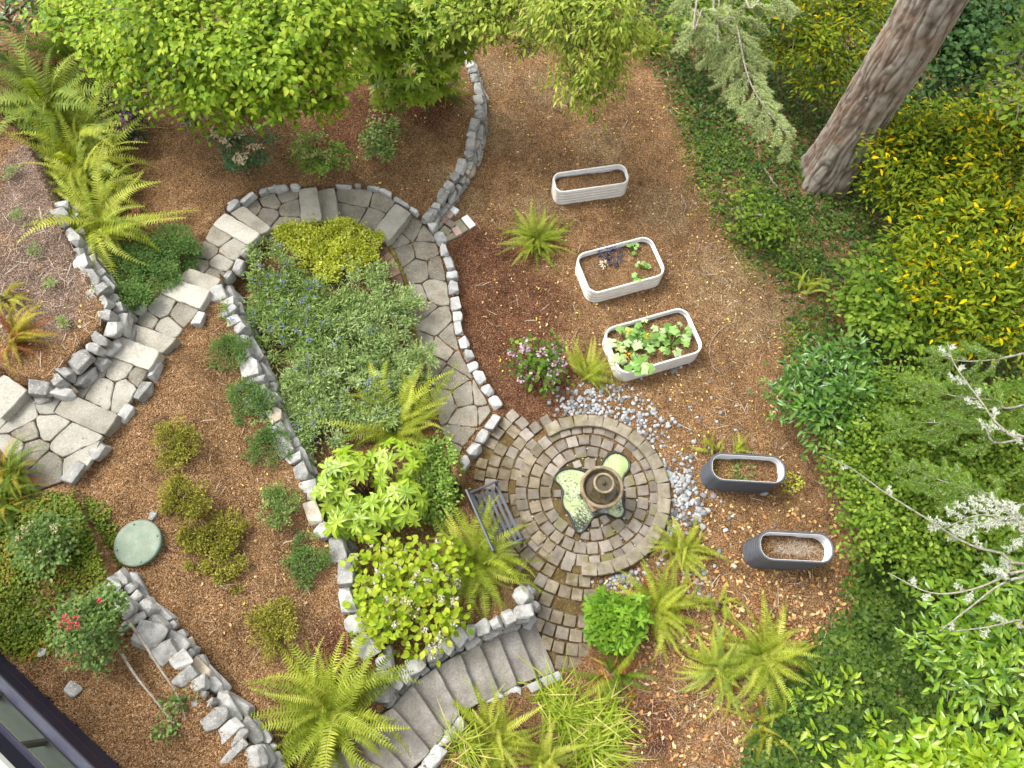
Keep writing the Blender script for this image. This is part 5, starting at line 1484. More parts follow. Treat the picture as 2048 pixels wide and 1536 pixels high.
# lime hydrangea, leaf by leaf
def hydrangea(label, spots, h, nleaf, size, mat, heads, headmat, headsize, seed, extra=0):
    rng = np.random.default_rng(seed)
    g = GH(spots[0][0], spots[0][1], h * .5); root = thing('hydrangea', label, 'shrub', tuple(g))
    blobs = []
    for px, py, rp in spots:
        c = GH(px, py, h * .6); k = rp / ppm(px, py, c[2] + h * .6); blobs.append((c[0], c[1], c[2] + h * .5, k, k, h * .5))
    lv, lf = T_leaf(.68, .07, .16); 
    meshes = [mesh_np('leaf', lv, lf, mat, np.full(len(lv), t)) for t in (.0, .12, .28)]
    pos, R, ct = leaves_on(blobs, 70, min(nleaf, 295), .09, rng, .0, (.85, 1.04), .35, .5)
    for i in range(len(pos)):
        s = size * rng.uniform(.75, 1.2)
        mx = Matrix([list(R[i, k] * s) + [pos[i, k] - g[k]] for k in range(3)] + [[0, 0, 0, 1]])
        link('leaf', meshes[i % 3], root, None, mx)
    if extra:
        p2, R2, c2 = leaves_on(blobs, 90, extra, .1, rng, -.1, (.6, .98), .35, .5)
        v, f, t = scatter(lv, lf, p2, R2, rng.uniform(size * .7, size * 1.15, extra), tints(c2, rng, .35, .2))
        link('foliage', mesh_np('foliage', v - g, f, mat, t), root)['kind'] = 'stuff'
    hp, _, _ = leaves_on(blobs, heads, heads, .01, rng, .25, (1.02, 1.1))
    flower_heads(root, g, hp, headsize, headmat, rng, limit=120)
    a = stems_to(g, pos[rng.choice(len(pos), 14)], rng, .014); link('stems', a.mesh('stems', M['stem'], g), root)
hydrangea('lime leaved hydrangea with greenish tan flower heads in the walled bed', [(800, 1190, 95), (760, 1140, 60), (860, 1140, 60), (850, 1240, 70), (760, 1230, 65)], .8, 295, .12, M['lf_hyd'], 120, M['fl_tan'], .08, 31, 800)
hydrangea('small hydrangea with faded mauve flower heads on red mulch', [(1072, 720, 46), (1045, 715, 28), (1098, 722, 28), (1090, 760, 24)], .6, 150, .10, M['lf_mid'], 26, M['fl_mauve'], .13, 32, 120)

# back bed shrubs
def flowering(label, px, py, rp, h, leafmat, fm, nf, fs, name='flowering_shrub', n=900, ls=.065, tm=OVAL, **kw):
    root, g, pos, top, r_, rng = shrub(name, label, 'shrub', px, py, rp, h, tm, ls, n, leafmat, None, 45, .07, 1, .45, .22, .1, -.25, (.6, 1.05), .6, 6, **kw)
    if nf:
        idx = rng.choice(len(top), min(nf, len(top)), False); flower_heads(root, g, top[idx] + np.array([0, 0, .03]), fs, fm, rng)
    return root
flowering('rounded shrub with cream and pink flower clusters above the stone path', 497, 302, 74, .8, M['lf_flower'], M['fl_cream'], 36, .11)
flowering('airy shrub with pale yellow flowers right of the cream and pink one', 632, 305, 74, .6, M['lf_huck'], M['fl_green'], 22, .08)
flowering('compact green shrub with few pale flowers below the big rhododendron', 767, 272, 54, .75, M['lf_bluegreen'], M['fl_cream'], 9, .06)
flowering('purple flowered plant between the ferns and the dogwood', 258, 240, 42, .6, M['lf_purple'], M['fl_purple'], 14, .11)
flowering('dull twiggy plant among the left fern row', 110, 262, 40, .5, M['lf_heather'], M['fl_tan'], 0, .05, 'twiggy_plant', 300, .05)
flowering('bright green rounded bush with lobed leaves beside the lower patio', 1232, 1245, 68, .75, M['lf_peony'], None, 0, .1, 'leafy_bush', 700, .13, (T_whorl(5, .4, 5, .2, .1)))
flowering('rose bush with red blooms beside the house corner', 180, 1245, 84, .9, M['lf_rose'], M['fl_red'], 0, .06, 'rose_bush', 1700, .055)
flowering('rose bush with pinkish tips in the groundcover at the left', 88, 1085, 66, .8, M['lf_rose'], M['fl_cream'], 10, .05, 'rose_bush', 1100, .055)
def red_blooms(label_root_px, pts):
    pass
for (px, py, h_, lab) in ((138, 1245, 1.0, 'cluster'), (198, 1204, .95, 'single')):
    root = [o for o in bpy.data.objects if o.get('label', '').startswith('rose bush with red')][0]
    g = np.array(root.location); p = P(px, py, g[2] + h_)
    pts = [p + np.array([dx, dy, 0]) for dx, dy in (((0, 0), (.07, .03), (-.05, .05), (.02, -.07), (-.08, -.02), (.11, -.03)) if lab == 'cluster' else ((0, 0),))]
    flower_heads(root, g, pts, .06, M['fl_red'], RNG, 'rose_bloom', 18, .9)
for i, (px, py, rp, lab) in enumerate([(352, 1403, 24, 'small leafy rose shoot beside the rubble wall'), (335, 1452, 28, 'small leafy rose shoot near the house, below the canes')]):
    shrub('rose_shoot', lab, 'plant', px, py, rp, .3, OVAL, .05, 90, M['lf_rose'], None, 10, .05, 1, .45, .2, .1, 0, (.4, 1), .6, 3)
canes = [[(238, 1300, 2.25), (270, 1350, 2.18), (310, 1400, 2.12), (350, 1452, 2.06)], [(255, 1240, 2.2), (290, 1290, 2.2), (325, 1345, 2.18), (352, 1385, 2.12), (372, 1440, 2.03)]]
for pts, lab in zip(canes, ('long grey rose cane lying across the mulch, nearer the house', 'long grey rose cane lying along the rubble wall')):
    L3 = line3(pts); v, f = tube(smooth_line(L3, 24), np.linspace(.022, .009, 24), 6); b = L3[-1]
    o = link('rose_cane', mesh_np('rose_cane', v - b, f, M['twig'], None, True), None, tuple(b)); tag(o, lab, 'branch', 'bare rose canes')

# vegetables in the planters
def squash(label, lst, zs, size, mat, seed, fl=()):
    rng = np.random.default_rng(seed); c = P(lst[0][0], lst[0][1], zs); root = thing('squash_plant', label, 'plant', tuple(c))
    lv, lf = T_lobed(); me = [mesh_np('leaf', lv, lf, mat, np.full(len(lv), t)) for t in (0., .15, .32)]
    a = Acc()
    for px, py, rp, n in lst:
        q = P(px, py, zs + .15); k = rp / ppm(px, py, zs + .15)
        for i in range(n):
            an = rng.uniform(0, 6.28); rr_ = k * math.sqrt(rng.random()); p = q + np.array([math.cos(an) * rr_, math.sin(an) * rr_, rng.uniform(-.03, .14) * (1.2 - rr_ / k)])
            an2 = an + rng.normal(0, .8); R = frames(np.array([[math.cos(an2), math.sin(an2), rng.uniform(-.5, .05)]]), np.array([[rng.normal(0, .25), rng.normal(0, .25), 1]]))[0]
            s = size * rng.uniform(.7, 1.25)
            link('leaf', me[rng.integers(0, 3)], root, None, Matrix([list(R[j] * s) + [p[j] - c[j]] for j in range(3)] + [[0, 0, 0, 1]]))
            v, f = tube(smooth_line([(q[0], q[1], zs - .02), (p + q) / 2 + np.array([0, 0, -.05]), p], 5), .006, 4); a.add(v, f)
    link('stems', a.mesh('stems', M['lf_squash'], c), root)
    flower_heads(root, c, [P(px, py, zs + .27) for px, py in fl], .11, M['fl_yellow'], rng, 'blossom', 10, .7)
squash('squash plant with yellow blossoms, left one in its white planter', [(1262, 690, 38, 28), (1290, 665, 26, 12), (1275, 725, 20, 7)], SOIL_Z[2], .165, M['lf_squash'], 41, [(1258, 663), (1293, 672), (1240, 696), (1256, 708)])
squash('squash plant without blossoms, right one in its white planter', [(1345, 685, 28, 16), (1360, 660, 16, 6), (1318, 668, 12, 4)], SOIL_Z[2], .15, M['lf_squash'], 42)
for i, (px, py, lab) in enumerate([(1268, 497, 'yellowing seedling in the corner of the middle white planter'), (1285, 532, 'seedling in the centre right of the middle white planter'), (1278, 556, 'yellow green seedling nearest the rim of the middle white planter')]):
    squash(lab, [(px, py, 9, 7)], SOIL_Z[1] - .06, .09, M['lf_squash'], 50 + i)
M['fl_violet'] = leaf_mat('violet_leaf', [(.03, .026, .055), (.055, .05, .09), (.09, .085, .13)], .5, .2, .3)
M['fl_pale'] = leaf_mat('pale_leaf', [(.45, .42, .30), (.58, .55, .42), (.66, .64, .52)], .5, .2, .3)
def tuft(label, px, py, zs, rp, mat, n=40, h=.12, name='seedling', tmpl=None, ls=.09):
    rng = np.random.default_rng(int(px + py)); c = P(px, py, zs); root = thing(name, label, 'plant', tuple(c)); k = rp / ppm(px, py, zs)
    a = rng.uniform(0, 6.28, n); rr_ = k * np.sqrt(rng.random(n)); pos = np.stack([np.cos(a) * rr_, np.sin(a) * rr_, rng.uniform(0, h, n)], 1)
    R = frames(np.stack([np.cos(a) + rng.normal(0, .3, n), np.sin(a) + rng.normal(0, .3, n), rng.uniform(-.2, .8, n)], 1), np.array([[0, 0, 1.]]) + rng.normal(0, .3, (n, 3)))
    v, f, t = scatter(*(tmpl or T_leaf(.35)), pos, R, rng.uniform(ls * .7, ls * 1.2, n), rng.random(n)); link('foliage', mesh_np('foliage', v, f, mat, t), root)
tuft('dark violet leafed seedling left in the middle white planter', 1210, 508, SOIL_Z[1] - .02, 12, M['fl_violet'], 34)
tuft('dark violet leafed seedling in the centre of the middle white planter', 1228, 518, SOIL_Z[1] - .02, 15, M['fl_violet'], 40)
tuft('pale cream seedling in the middle white planter', 1209, 530, SOIL_Z[1] - .02, 8, M['fl_pale'], 30, .06, ls=.05)
tuft('grey green leafy weed in the centre of the weedy charcoal planter', 1485, 945, SOIL_Z[3] - .03, 20, M['lf_rose'], 60, .1, 'weed', None, .09)
tuft('low green weeds at the left end of the weedy charcoal planter', 1445, 945, SOIL_Z[3] - .03, 22, M['lf_heather'], 90, .06, 'weed', OVAL, .035)
tuft('thin weeds along the far rim of the weedy charcoal planter', 1480, 922, SOIL_Z[3] - .03, 22, M['lf_heather'], 60, .08, 'weed', OVAL, .04)
tuft('yellow green weed spilling round the right end of the weedy charcoal planter', 1578, 968, .02, 20, M['lf_gold'], 130, .25, 'weed', OVAL, .04)
rng = np.random.default_rng(60); n = 520
c = P(1592, 1098, SOIL_Z[4]); root = thing('straw_heap', 'tangle of dry straw inside the charcoal planter nearest the ivy', 'straw', tuple(c))
pos = np.stack([rng.normal(0, .22, n), rng.normal(0, .07, n), rng.uniform(0, .06, n)], 1); y = unit(n, rng); y[:, 2] *= .25
ok = (np.abs(pos[:, 0]) < .42) & (np.abs(pos[:, 1]) < .10)
v, f, t = scatter(np.array([(-.012, 0, 0), (.012, 0, 0), (.012, .5, .03), (-.012, .5, .03), (.01, 1, 0), (-.01, 1, 0)]), np.array([(0, 1, 2), (0, 2, 3), (3, 2, 4), (3, 4, 5)]), pos[ok], frames(y, np.array([[0, 0, 1.]]))[ok], rng.uniform(.07, .15, n)[ok], rng.random(n)[ok])
so = link('straw', mesh_np('straw', v, f, M['straw'], t), root); so['kind'] = 'stuff'

# grass clumps at the bottom
BL_ = T_blade(.042, .5, 5)
for i, (px, py, rp, n, lab) in enumerate([(1180, 1500, 75, 300, 'tall strap leaved grass clump at the bottom edge, right'), (1135, 1440, 65, 240, 'strap leaved grass clump right of the lower steps'), (1090, 1400, 55, 160, 'strap leaved grass clump at the foot of the steps'), (920, 1500, 50, 170, 'yellowing grass clump beside the step edging stones'), (1210, 1440, 60, 180, 'strap leaved grass clump nearest the half dead fern')]):
    n = int(n * .6); rng = np.random.default_rng(70 + i); g = G(px, py); root = thing('grass_clump', lab, 'grass', tuple(g), 'strap leaved grass clumps')
    k = rp / ppm(px, py, g[2]); a = rng.uniform(0, 6.28, n); pos = np.stack([rng.normal(0, k * .3, n), rng.normal(0, k * .3, n), np.zeros(n)], 1)
    y = np.stack([np.cos(a), np.sin(a), rng.uniform(.3, 1.5, n)], 1); R = frames(y, np.stack([-np.cos(a), -np.sin(a), np.full(n, 1.2)], 1))
    v, f, t = scatter(*BL_, pos, R, rng.uniform(k * .6, k * 1.45, n), np.clip(rng.normal(.45, .3, n), 0, 1)); link('blades', mesh_np('blades', v, f, M['lf_grass'], t), root)
# ------------------------------------------------------------------ trees and big shrubs
def crown_tree(name, label, cat, trunk_px, blobs_px, tmpl, lsize, n, mat, clumps, cr, seed, mean=.45, sd=.2, droop=.4, trunk_r=.08, group=None, zmin=-.35, shell=(.65, 1.04), flat=.6, squash=.7, limb_mat=None, twigs=0, ground_blobs=False):
    """blobs_px: (px, py, z, radius in metres)"""
    rng = np.random.default_rng(seed)
    g = G(*trunk_px); root = thing(name, label, cat, tuple(g), group)
    blobs = []
    for px, py, z, r_ in blobs_px:
        p = P(px, py, z); blobs.append((p[0], p[1], z, r_, r_, r_ * squash))
    pos, R, ct = leaves_on(blobs, clumps, n, cr, rng, zmin, shell, droop, flat)
    pos[:, 2] = np.maximum(pos[:, 2], gz(pos[:, 0], pos[:, 1], False) + .05)
    v, f, t = scatter(*tmpl, pos, R, rng.uniform(lsize * .7, lsize * 1.25, n), tints(ct, rng, mean, sd))
    link('crown', mesh_np('crown', v - g, f, mat, t), root)
    a = Acc(); top = np.mean([b[:3] for b in blobs], 0); fork = g * .45 + np.array([top[0], top[1], top[2]]) * .55; fork[2] = g[2] + (top[2] - g[2]) * .5
    v, f = tube(smooth_line([g - np.array([0, 0, .1]), (g + fork) / 2 + rng.normal(0, .06, 3), fork], 10), np.linspace(trunk_r * 1.3, trunk_r * .8, 10), 9)
    link('trunk', mesh_np('trunk', v - g, f, limb_mat or M['stem'], None, True), root)
    for b in blobs:
        c = np.array(b[:3]); mid = (fork + c) / 2 + rng.normal(0, .12, 3); v, f = tube(smooth_line([fork, mid, c], 8), np.linspace(trunk_r * .6, trunk_r * .18, 8), 6); a.add(v, f)
        for k in range(4 + twigs):
            e = c + unit(1, rng)[0] * np.array(b[3:6]) * rng.uniform(.7, 1.0); v, f = tube(smooth_line([c, (c + e) / 2 + rng.normal(0, .06, 3), e], 6), np.linspace(trunk_r * .16, .006, 6), 4); a.add(v, f)
    link('limbs', a.mesh('limbs', limb_mat or M['stem'], g, True), root)
    return root

crown_tree('dogwood_tree', 'broad bright green dogwood tree over the back bed at upper left', 'tree', (420, 40),
           [(150, 45, 2.9, .45), (215, 60, 3.1, .6), (260, 120, 2.9, .5), (330, 90, 3.3, .75), (370, 165, 2.9, .6), (440, 50, 3.7, .95), (455, 140, 3.2, .75), (450, 205, 2.7, .5), (550, 80, 3.6, .95), (555, 165, 3.0, .7),
            (600, 205, 2.5, .4), (640, 140, 3.1, .6), (670, 190, 2.5, .32), (320, 15, 3.8, .9), (600, 5, 3.9, .95), (300, 185, 2.5, .32), (680, 50, 3.3, .7), (400, 235, 2.3, .3), (370, 245, 2.2, .22), (520, 215, 2.5, .28), (260, 185, 2.4, .22), (200, 110, 2.7, .3), (120, 25, 3.0, .3), (450, 235, 2.2, .18)],
           T_leaf(.62, .07, .18), .105, 15000, M['lf_dogwood'], 760, .16, 101, .6, .2, .45, .12, None, -.15, (.45, 1.12), .35, .45, M['twig'], 4)
WHT = T_whorl(7, .36, 90, .4, .15)
crown_tree('rhododendron', 'tall dark rhododendron with whorled leaves at the top beside the low wall', 'tree', (800, 40),
           [(760, 60, 2.4, .7), (850, 50, 2.4, .7), (810, 120, 2.0, .65), (880, 125, 1.7, .5), (750, 145, 1.7, .5), (905, 75, 2.0, .45), (730, 20, 2.8, .7), (830, 185, 1.3, .4), (880, 10, 2.7, .7), (890, 170, 1.2, .3), (780, 190, 1.2, .3)],
           WHT, .17, 1300, M['lf_rhodo_dk'], 1000, .08, 102, .6, .2, .1, .08, None, -.3, (.6, 1.05), .6, .75, M['twig'], 3)
crown_tree('small_leaved_tree', 'pale yellow green tree touching the top edge between rhododendron and drooping tree', 'tree', (950, -20),
           [(930, 30, 2.9, .55), (980, 20, 3.0, .6), (985, 60, 2.6, .35), (1000, -20, 3.2, .6), (930, 80, 2.2, .3)],
           LEAF, .10, 2600, M['lf_light'], 180, .13, 103, .5, .2, .6, .06, None, -.3, (.5, 1.05), .6, .7, M['twig'], 4)
crown_tree('drooping_tree', 'pale green tree with drooping leaves reaching over the mulch from the top', 'tree', (1190, -40),
           [(1150, 40, 3.4, .75), (1080, 60, 3.0, .5), (1220, 30, 3.6, .7), (1180, 110, 3.0, .6), (1150, 165, 2.6, .45), (1060, 100, 2.6, .28), (1210, 160, 2.4, .4), (1240, 90, 3.0, .5), (1170, 205, 2.2, .25), (1120, 0, 3.6, .7)],
           LANCE, .11, 6200, M['lf_light'], 330, .14, 104, .52, .2, .75, .09, None, -.35, (.45, 1.05), .7, .7, M['twig'], 6)
crown_tree('corner_laurel', 'dark glossy shrub with a few yellow leaves in the upper left corner', 'shrub', (0, 30), [(10, 20, 2.6, .6), (-40, 80, 2.4, .6), (60, 0, 2.6, .5)], LANCE, .14, 900, M['lf_laurel'], 60, .16, 105, .5, .3, .4, .06)

GW = 'woodland shrubs on the right'
wood = [
    ('yellow_flecked_shrub', 'yellow flecked shrub left of the big trunk at the top', (1600, 60), [(1590, 40, 1.9, .9), (1650, 90, 1.6, .8), (1700, 30, 2.0, .8), (1560, 110, 1.2, .5), (1640, 170, 1.0, .5)], 'fleck', .12, 3600),
    ('yellow_flecked_shrub', 'yellow flecked shrub at the top edge between the spruce bough and the trunk', (1500, 0), [(1480, 20, 1.6, .8), (1400, 30, 1.4, .7), (1530, -30, 2.0, .8)], 'mid', .10, 2400),
    ('yellow_flecked_shrub', 'yellow flecked shrub right of the big trunk foot', (1850, 330), [(1800, 300, 1.4, .8), (1870, 280, 1.6, .8), (1860, 360, 1.3, .8), (1780, 370, .9, .6)], 'fleck', .12, 4600),
    ('yellow_flecked_shrub', 'yellow flecked shrub at the right edge beyond the trunk', (2000, 300), [(1960, 260, 1.9, .8), (2030, 320, 2.0, .9), (1970, 350, 1.6, .8), (2060, 240, 2.2, .8)], 'fleck', .12, 4200),
    ('yellow_flecked_shrub', 'yellow flecked shrub at the middle of the right edge', (1980, 460), [(1940, 430, 1.5, .8), (2020, 450, 1.8, .9), (1880, 450, 1.2, .7), (1990, 530, 1.6, .8)], 'fleck', .13, 4600),
    ('yellow_flecked_shrub', 'yellow flecked shrub above the feathery conifer', (1880, 580), [(1850, 540, 1.3, .7), (1920, 580, 1.5, .8), (1990, 620, 1.7, .8), (1840, 610, 1.1, .6), (1910, 640, 1.4, .6)], 'fleck', .13, 4800),
    ('leafy_shrub', 'light green shrub right of the small fern in the ivy', (1750, 590), [(1740, 560, .8, .55), (1790, 600, 1.0, .6), (1760, 640, .9, .55), (1720, 600, .6, .4), (1820, 660, 1.0, .5)], 'mid', .11, 2600),
    ('leafy_shrub', 'low leafy shrub in front of the big trunk', (1480, 430), [(1480, 415, .35, .4), (1530, 440, .35, .4), (1500, 455, .3, .35)], 'mid', .085, 700),
    ('dark_shrub', 'dark shaded bush behind the big trunk at the upper right', (1880, 130), [(1880, 100, 1.6, 1.0), (1960, 140, 1.6, 1.0), (1850, 200, 1.0, .8), (1960, 60, 2.0, 1.0), (2030, 100, 1.8, 1.0), (1900, 20, 2.0, 1.0)], 'dark', .11, 5200),
    ('laurel_bush', 'glossy dark laurel bush at the lawn edge right of the squash planter', (1650, 790), [(1640, 770, .9, .55), (1690, 740, 1.0, .5), (1600, 800, .7, .4), (1660, 830, .9, .5), (1700, 800, 1.1, .5), (1610, 770, .6, .35)], 'laurel', .13, 2700),
    ('leafy_shrub', 'small leaved green shrub right of the glossy laurel', (1760, 860), [(1740, 830, 1.0, .6), (1790, 870, 1.1, .7), (1720, 890, .9, .5), (1790, 780, 1.1, .6), (1720, 940, .9, .5)], 'mid', .065, 6200),
    ('leafy_shrub', 'small leaved green shrub at the right edge below the feathery conifer', (1960, 900), [(1940, 870, 1.4, .8), (2010, 930, 1.5, .8), (1900, 920, 1.3, .8), (2040, 850, 1.6, .7), (1980, 1000, 1.4, .7)], 'mid', .065, 7600),
    ('leafy_shrub', 'small leaved green shrub behind the charcoal planters', (1760, 1010), [(1740, 990, .9, .55), (1790, 1030, 1.0, .6), (1820, 970, 1.1, .6), (1740, 1060, .8, .5), (1800, 1090, .9, .5), (1710, 930, .7, .45), (1850, 1040, 1.1, .6)], 'mid', .07, 6200),
    ('leafy_shrub', 'green shrub under the lichen covered boughs at the right edge', (1940, 1110), [(1900, 1080, 1.2, .7), (1970, 1060, 1.3, .7), (1940, 1140, 1.1, .7), (2030, 1120, 1.3, .7), (1870, 1140, .9, .5), (1990, 1190, 1.1, .6)], 'mid', .075, 5600),
    ('laurel_bush', 'glossy laurel at the right edge above the bright one', (1980, 1300), [(1960, 1260, 1.3, .7), (2030, 1220, 1.6, .7), (1920, 1330, 1.1, .6), (2000, 1340, 1.5, .8), (1880, 1290, .9, .4), (2050, 1300, 1.7, .7)], 'laurelm', .145, 3200),
    ('ivy_shrub', 'pale round leaved tree branch hanging in at the right edge', (2100, 170), [(2010, 130, 3.8, .45), (2030, 200, 3.6, .45), (2050, 90, 4.0, .5), (1995, 165, 3.5, .25)], 'mid', .10, 500),
]
M['lf_laurelm'] = leaf_mat('laurel_leaf', [(.045, .11, .018), (.085, .175, .024), (.14, .24, .036), (.20, .30, .055)], .28, .2, .6)
for i, (nm, lab, tp, bl, mk, ls, n) in enumerate(wood):
    tm = {'laurel': LANCE, 'laurelm': LANCE, 'fleck': T_leaf(.36, .05, .15)}.get(mk, OVAL)
    crown_tree(nm, lab, 'shrub', tp, bl, tm, ls * (1.0 if mk == 'fleck' else 1.1), int(n * (1.1 if mk == 'fleck' else .9)), M['lf_' + mk], int(n / 24), .17 if ls > .08 else .13, 200 + i, .45 if mk != 'fleck' else .46, .22 if mk != 'fleck' else .255, .2, .05, GW, -.2, (.25, 1.12), .4, .75, M['twig'], 5)
# bright laurel in the lower right corner, leaf by leaf
rng = np.random.default_rng(300)
spots = [(1880, 1545, 1.5, .4), (1960, 1535, 1.6, .42), (1790, 1550, 1.3, .36), (1900, 1590, 1.6, .6), (2030, 1560, 1.7, .45), (1840, 1510, 1.3, .2), (1730, 1560, 1.2, .26)]
g = G(1930, 1560); root = thing('laurel_bush', 'bright large leaved laurel in the lower right corner', 'shrub', tuple(g), GW)
bl = [(*P(a, b, z)[:2], z, r_, r_, r_ * .6) for a, b, z, r_ in spots]
lv, lf = T_leaf(.36, .04, .14); meshes = [mesh_np('leaf', lv, lf, M['lf_laurel_br'], np.full(len(lv), t)) for t in (.05, .2, .4)]
pos, R, ct = leaves_on(bl, 60, 300, .15, rng, .2, (.92, 1.05), .05, .5)
for i in range(300):
    s = .19 * rng.uniform(.75, 1.2); link('leaf', meshes[i % 3], root, None, Matrix([list(R[i, k] * s) + [pos[i, k] - g[k]] for k in range(3)] + [[0, 0, 0, 1]]))
p2, R2, c2 = leaves_on(bl, 160, 1900, .15, rng, -.1, (.55, 1.0), .1, .5)
v, f, t = scatter(lv, lf, p2, R2, rng.uniform(.13, .21, 1900), tints(c2, rng, .5, .25)); link('foliage', mesh_np('foliage', v - g, f, M['lf_laurel_br'], t), root)['kind'] = 'stuff'
a = stems_to(g, pos[::12], rng, .03); link('stems', a.mesh('stems', M['stem'], g), root)
for px, py, lab in [(1640, 1385, 'lime laurel seedling in the ivy, left of two close together'), (1690, 1370, 'lime laurel seedling in the ivy, right of two close together'), (1630, 1480, 'lime laurel seedling low in the ivy near the bottom edge'), (1750, 1455, 'lime laurel seedling beside the bright laurel'), (1870, 1290, 'dark laurel sprig standing in the ivy'), (1600, 1400, 'lime laurel seedling beside the right fern of the lower pair')]:
    tuft(lab, px, py, float(G(px, py)[2]) + .1, 24, M['lf_laurel_br'] if 'lime' in lab else M['lf_laurelm'], 26, .25, 'laurel_seedling', T_leaf(.36), .14)

# ------------------------------------------------------------------ big fir trunk
tb = G(1652, 352)
ax0 = np.array([1664., 280.]); ax1 = np.array([1858., 0.])
def pix_on_axis(y): return ax0 + (ax1 - ax0) * ((y - ax0[1]) / (ax1[1] - ax0[1]))
hx, hy = proj(tb + np.array([0, 0, 5.0])); q = pix_on_axis(hy); tt = P(q[0], q[1], tb[2] + 5.0)
lean = (tt - tb) / 5.0
fir = thing('fir_trunk', 'massive furrowed fir trunk rising out of frame at upper right', 'tree', tuple(tb))
nu, nv = 150, 420
U = np.arange(nu) / nu; Vv = np.linspace(0, 1, nv); HT = 12.5
hgt = Vv * HT - .25
rad = .44 + .10 * np.exp(-np.maximum(hgt, 0) / .9) + .06 * (1 - Vv)
UU, HH = np.meshgrid(U, hgt); RR = np.repeat(rad[:, None], nu, 1)
wob = (vnoise(HH * 1.1 + 7, UU * 0 + 3) - .5) * .06
def cyl(u, h, fu, fh, s):      # periodic in u
    uu = u * fu + (vnoise(u * 6 + s, h * 1.7) - .5) * 1.2; 
    a_ = vnoise(np.mod(uu, fu) + s * 13, h * fh + s); b_ = vnoise(np.mod(uu, fu) - fu + s * 13, h * fh + s); w = np.clip((np.mod(uu, fu) - (fu - 1)), 0, 1)
    return a_ * (1 - w) + b_ * w
r1 = (1 - np.abs(cyl(UU, HH, 38, 2.0, 11) * 2 - 1)) ** 2.2; r2 = (1 - np.abs(cyl(UU, HH, 70, 5, 29) * 2 - 1)) ** 2; r3 = cyl(UU, HH, 9, 1.4, 41)
bark = .55 * r1 + .3 * r2 + .15 * r3
plates = vnoise(UU * 40, HH * 9)
RR = RR * (1 + (r3 - .5) * .08) - (bark) * .06 + plates * .008
th = UU * 2 * math.pi
flare = 1 + .10 * np.exp(-np.maximum(HH, 0) / .6) * np.sin(th * 5 + 1)
X = RR * flare * np.cos(th) + lean[0] * HH + wob; Y = RR * flare * np.sin(th) + lean[1] * HH
ii = np.arange(nv - 1)[:, None] * nu; jj = np.arange(nu)[None]; j2 = (jj + 1) % nu
Fq = np.stack([ii + jj, ii + j2, ii + nu + j2, ii + nu + jj], -1).reshape(-1, 4)
bm_, N, L, out = new_mat('fir_bark')
at = N.new('ShaderNodeAttribute'); at.attribute_name = 'bark'
p_ = geo_pos(N); n1 = noise_tex(N, L, p_, 9, 6, .7); n2 = noise_tex(N, L, p_, 2.2, 4, .6)
rp = ramp(N, [(.08, (.38, .345, .30)), (.35, (.30, .262, .222)), (.58, (.19, .152, .12)), (.85, (.10, .072, .053))]); L.new(mathn(N, L, 'ADD', at.outputs['Fac'], mathn(N, L, 'MULTIPLY', mathn(N, L, 'SUBTRACT', n1.outputs['Fac'], .5), .5)), rp.inputs[0])
col = mixc(N, L, mapr(N, L, n2.outputs['Fac'], .45, .68, 0, .55), rp.outputs[0], (.24, .15, .10))
pbk = N.new('ShaderNodeBsdfPrincipled'); L.new(col, pbk.inputs['Base Color']); pbk.inputs['Roughness'].default_value = .95; pbk.inputs['Specular IOR Level'].default_value = .1
bpn = N.new('ShaderNodeBump'); bpn.inputs['Strength'].default_value = .7; bpn.inputs['Distance'].default_value = .02; L.new(n1.outputs['Fac'], bpn.inputs['Height']); L.new(bpn.outputs[0], pbk.inputs['Normal']); L.new(pbk.outputs[0], out.inputs[0])
link('trunk', mesh_np('trunk', np.stack([X, Y, HH], -1).reshape(-1, 3), Fq, bm_, None, True, dict(bark=bark.ravel())), fir)
for k, (h_, aa) in enumerate([(4.2, 250), (3.4, 285), (5.2, 270), (2.4, 225)]):            # broken branch knots
    c = np.array([lean[0] * h_, lean[1] * h_, h_]); d = np.array([math.cos(math.radians(aa)), math.sin(math.radians(aa)), .2])
    v, f = tube([c + d * .34, c + d * .44, c + d * .50], [.05, .04, .001], 8); link('knot', mesh_np('knot', v, f, M['stem'], None, True), fir)

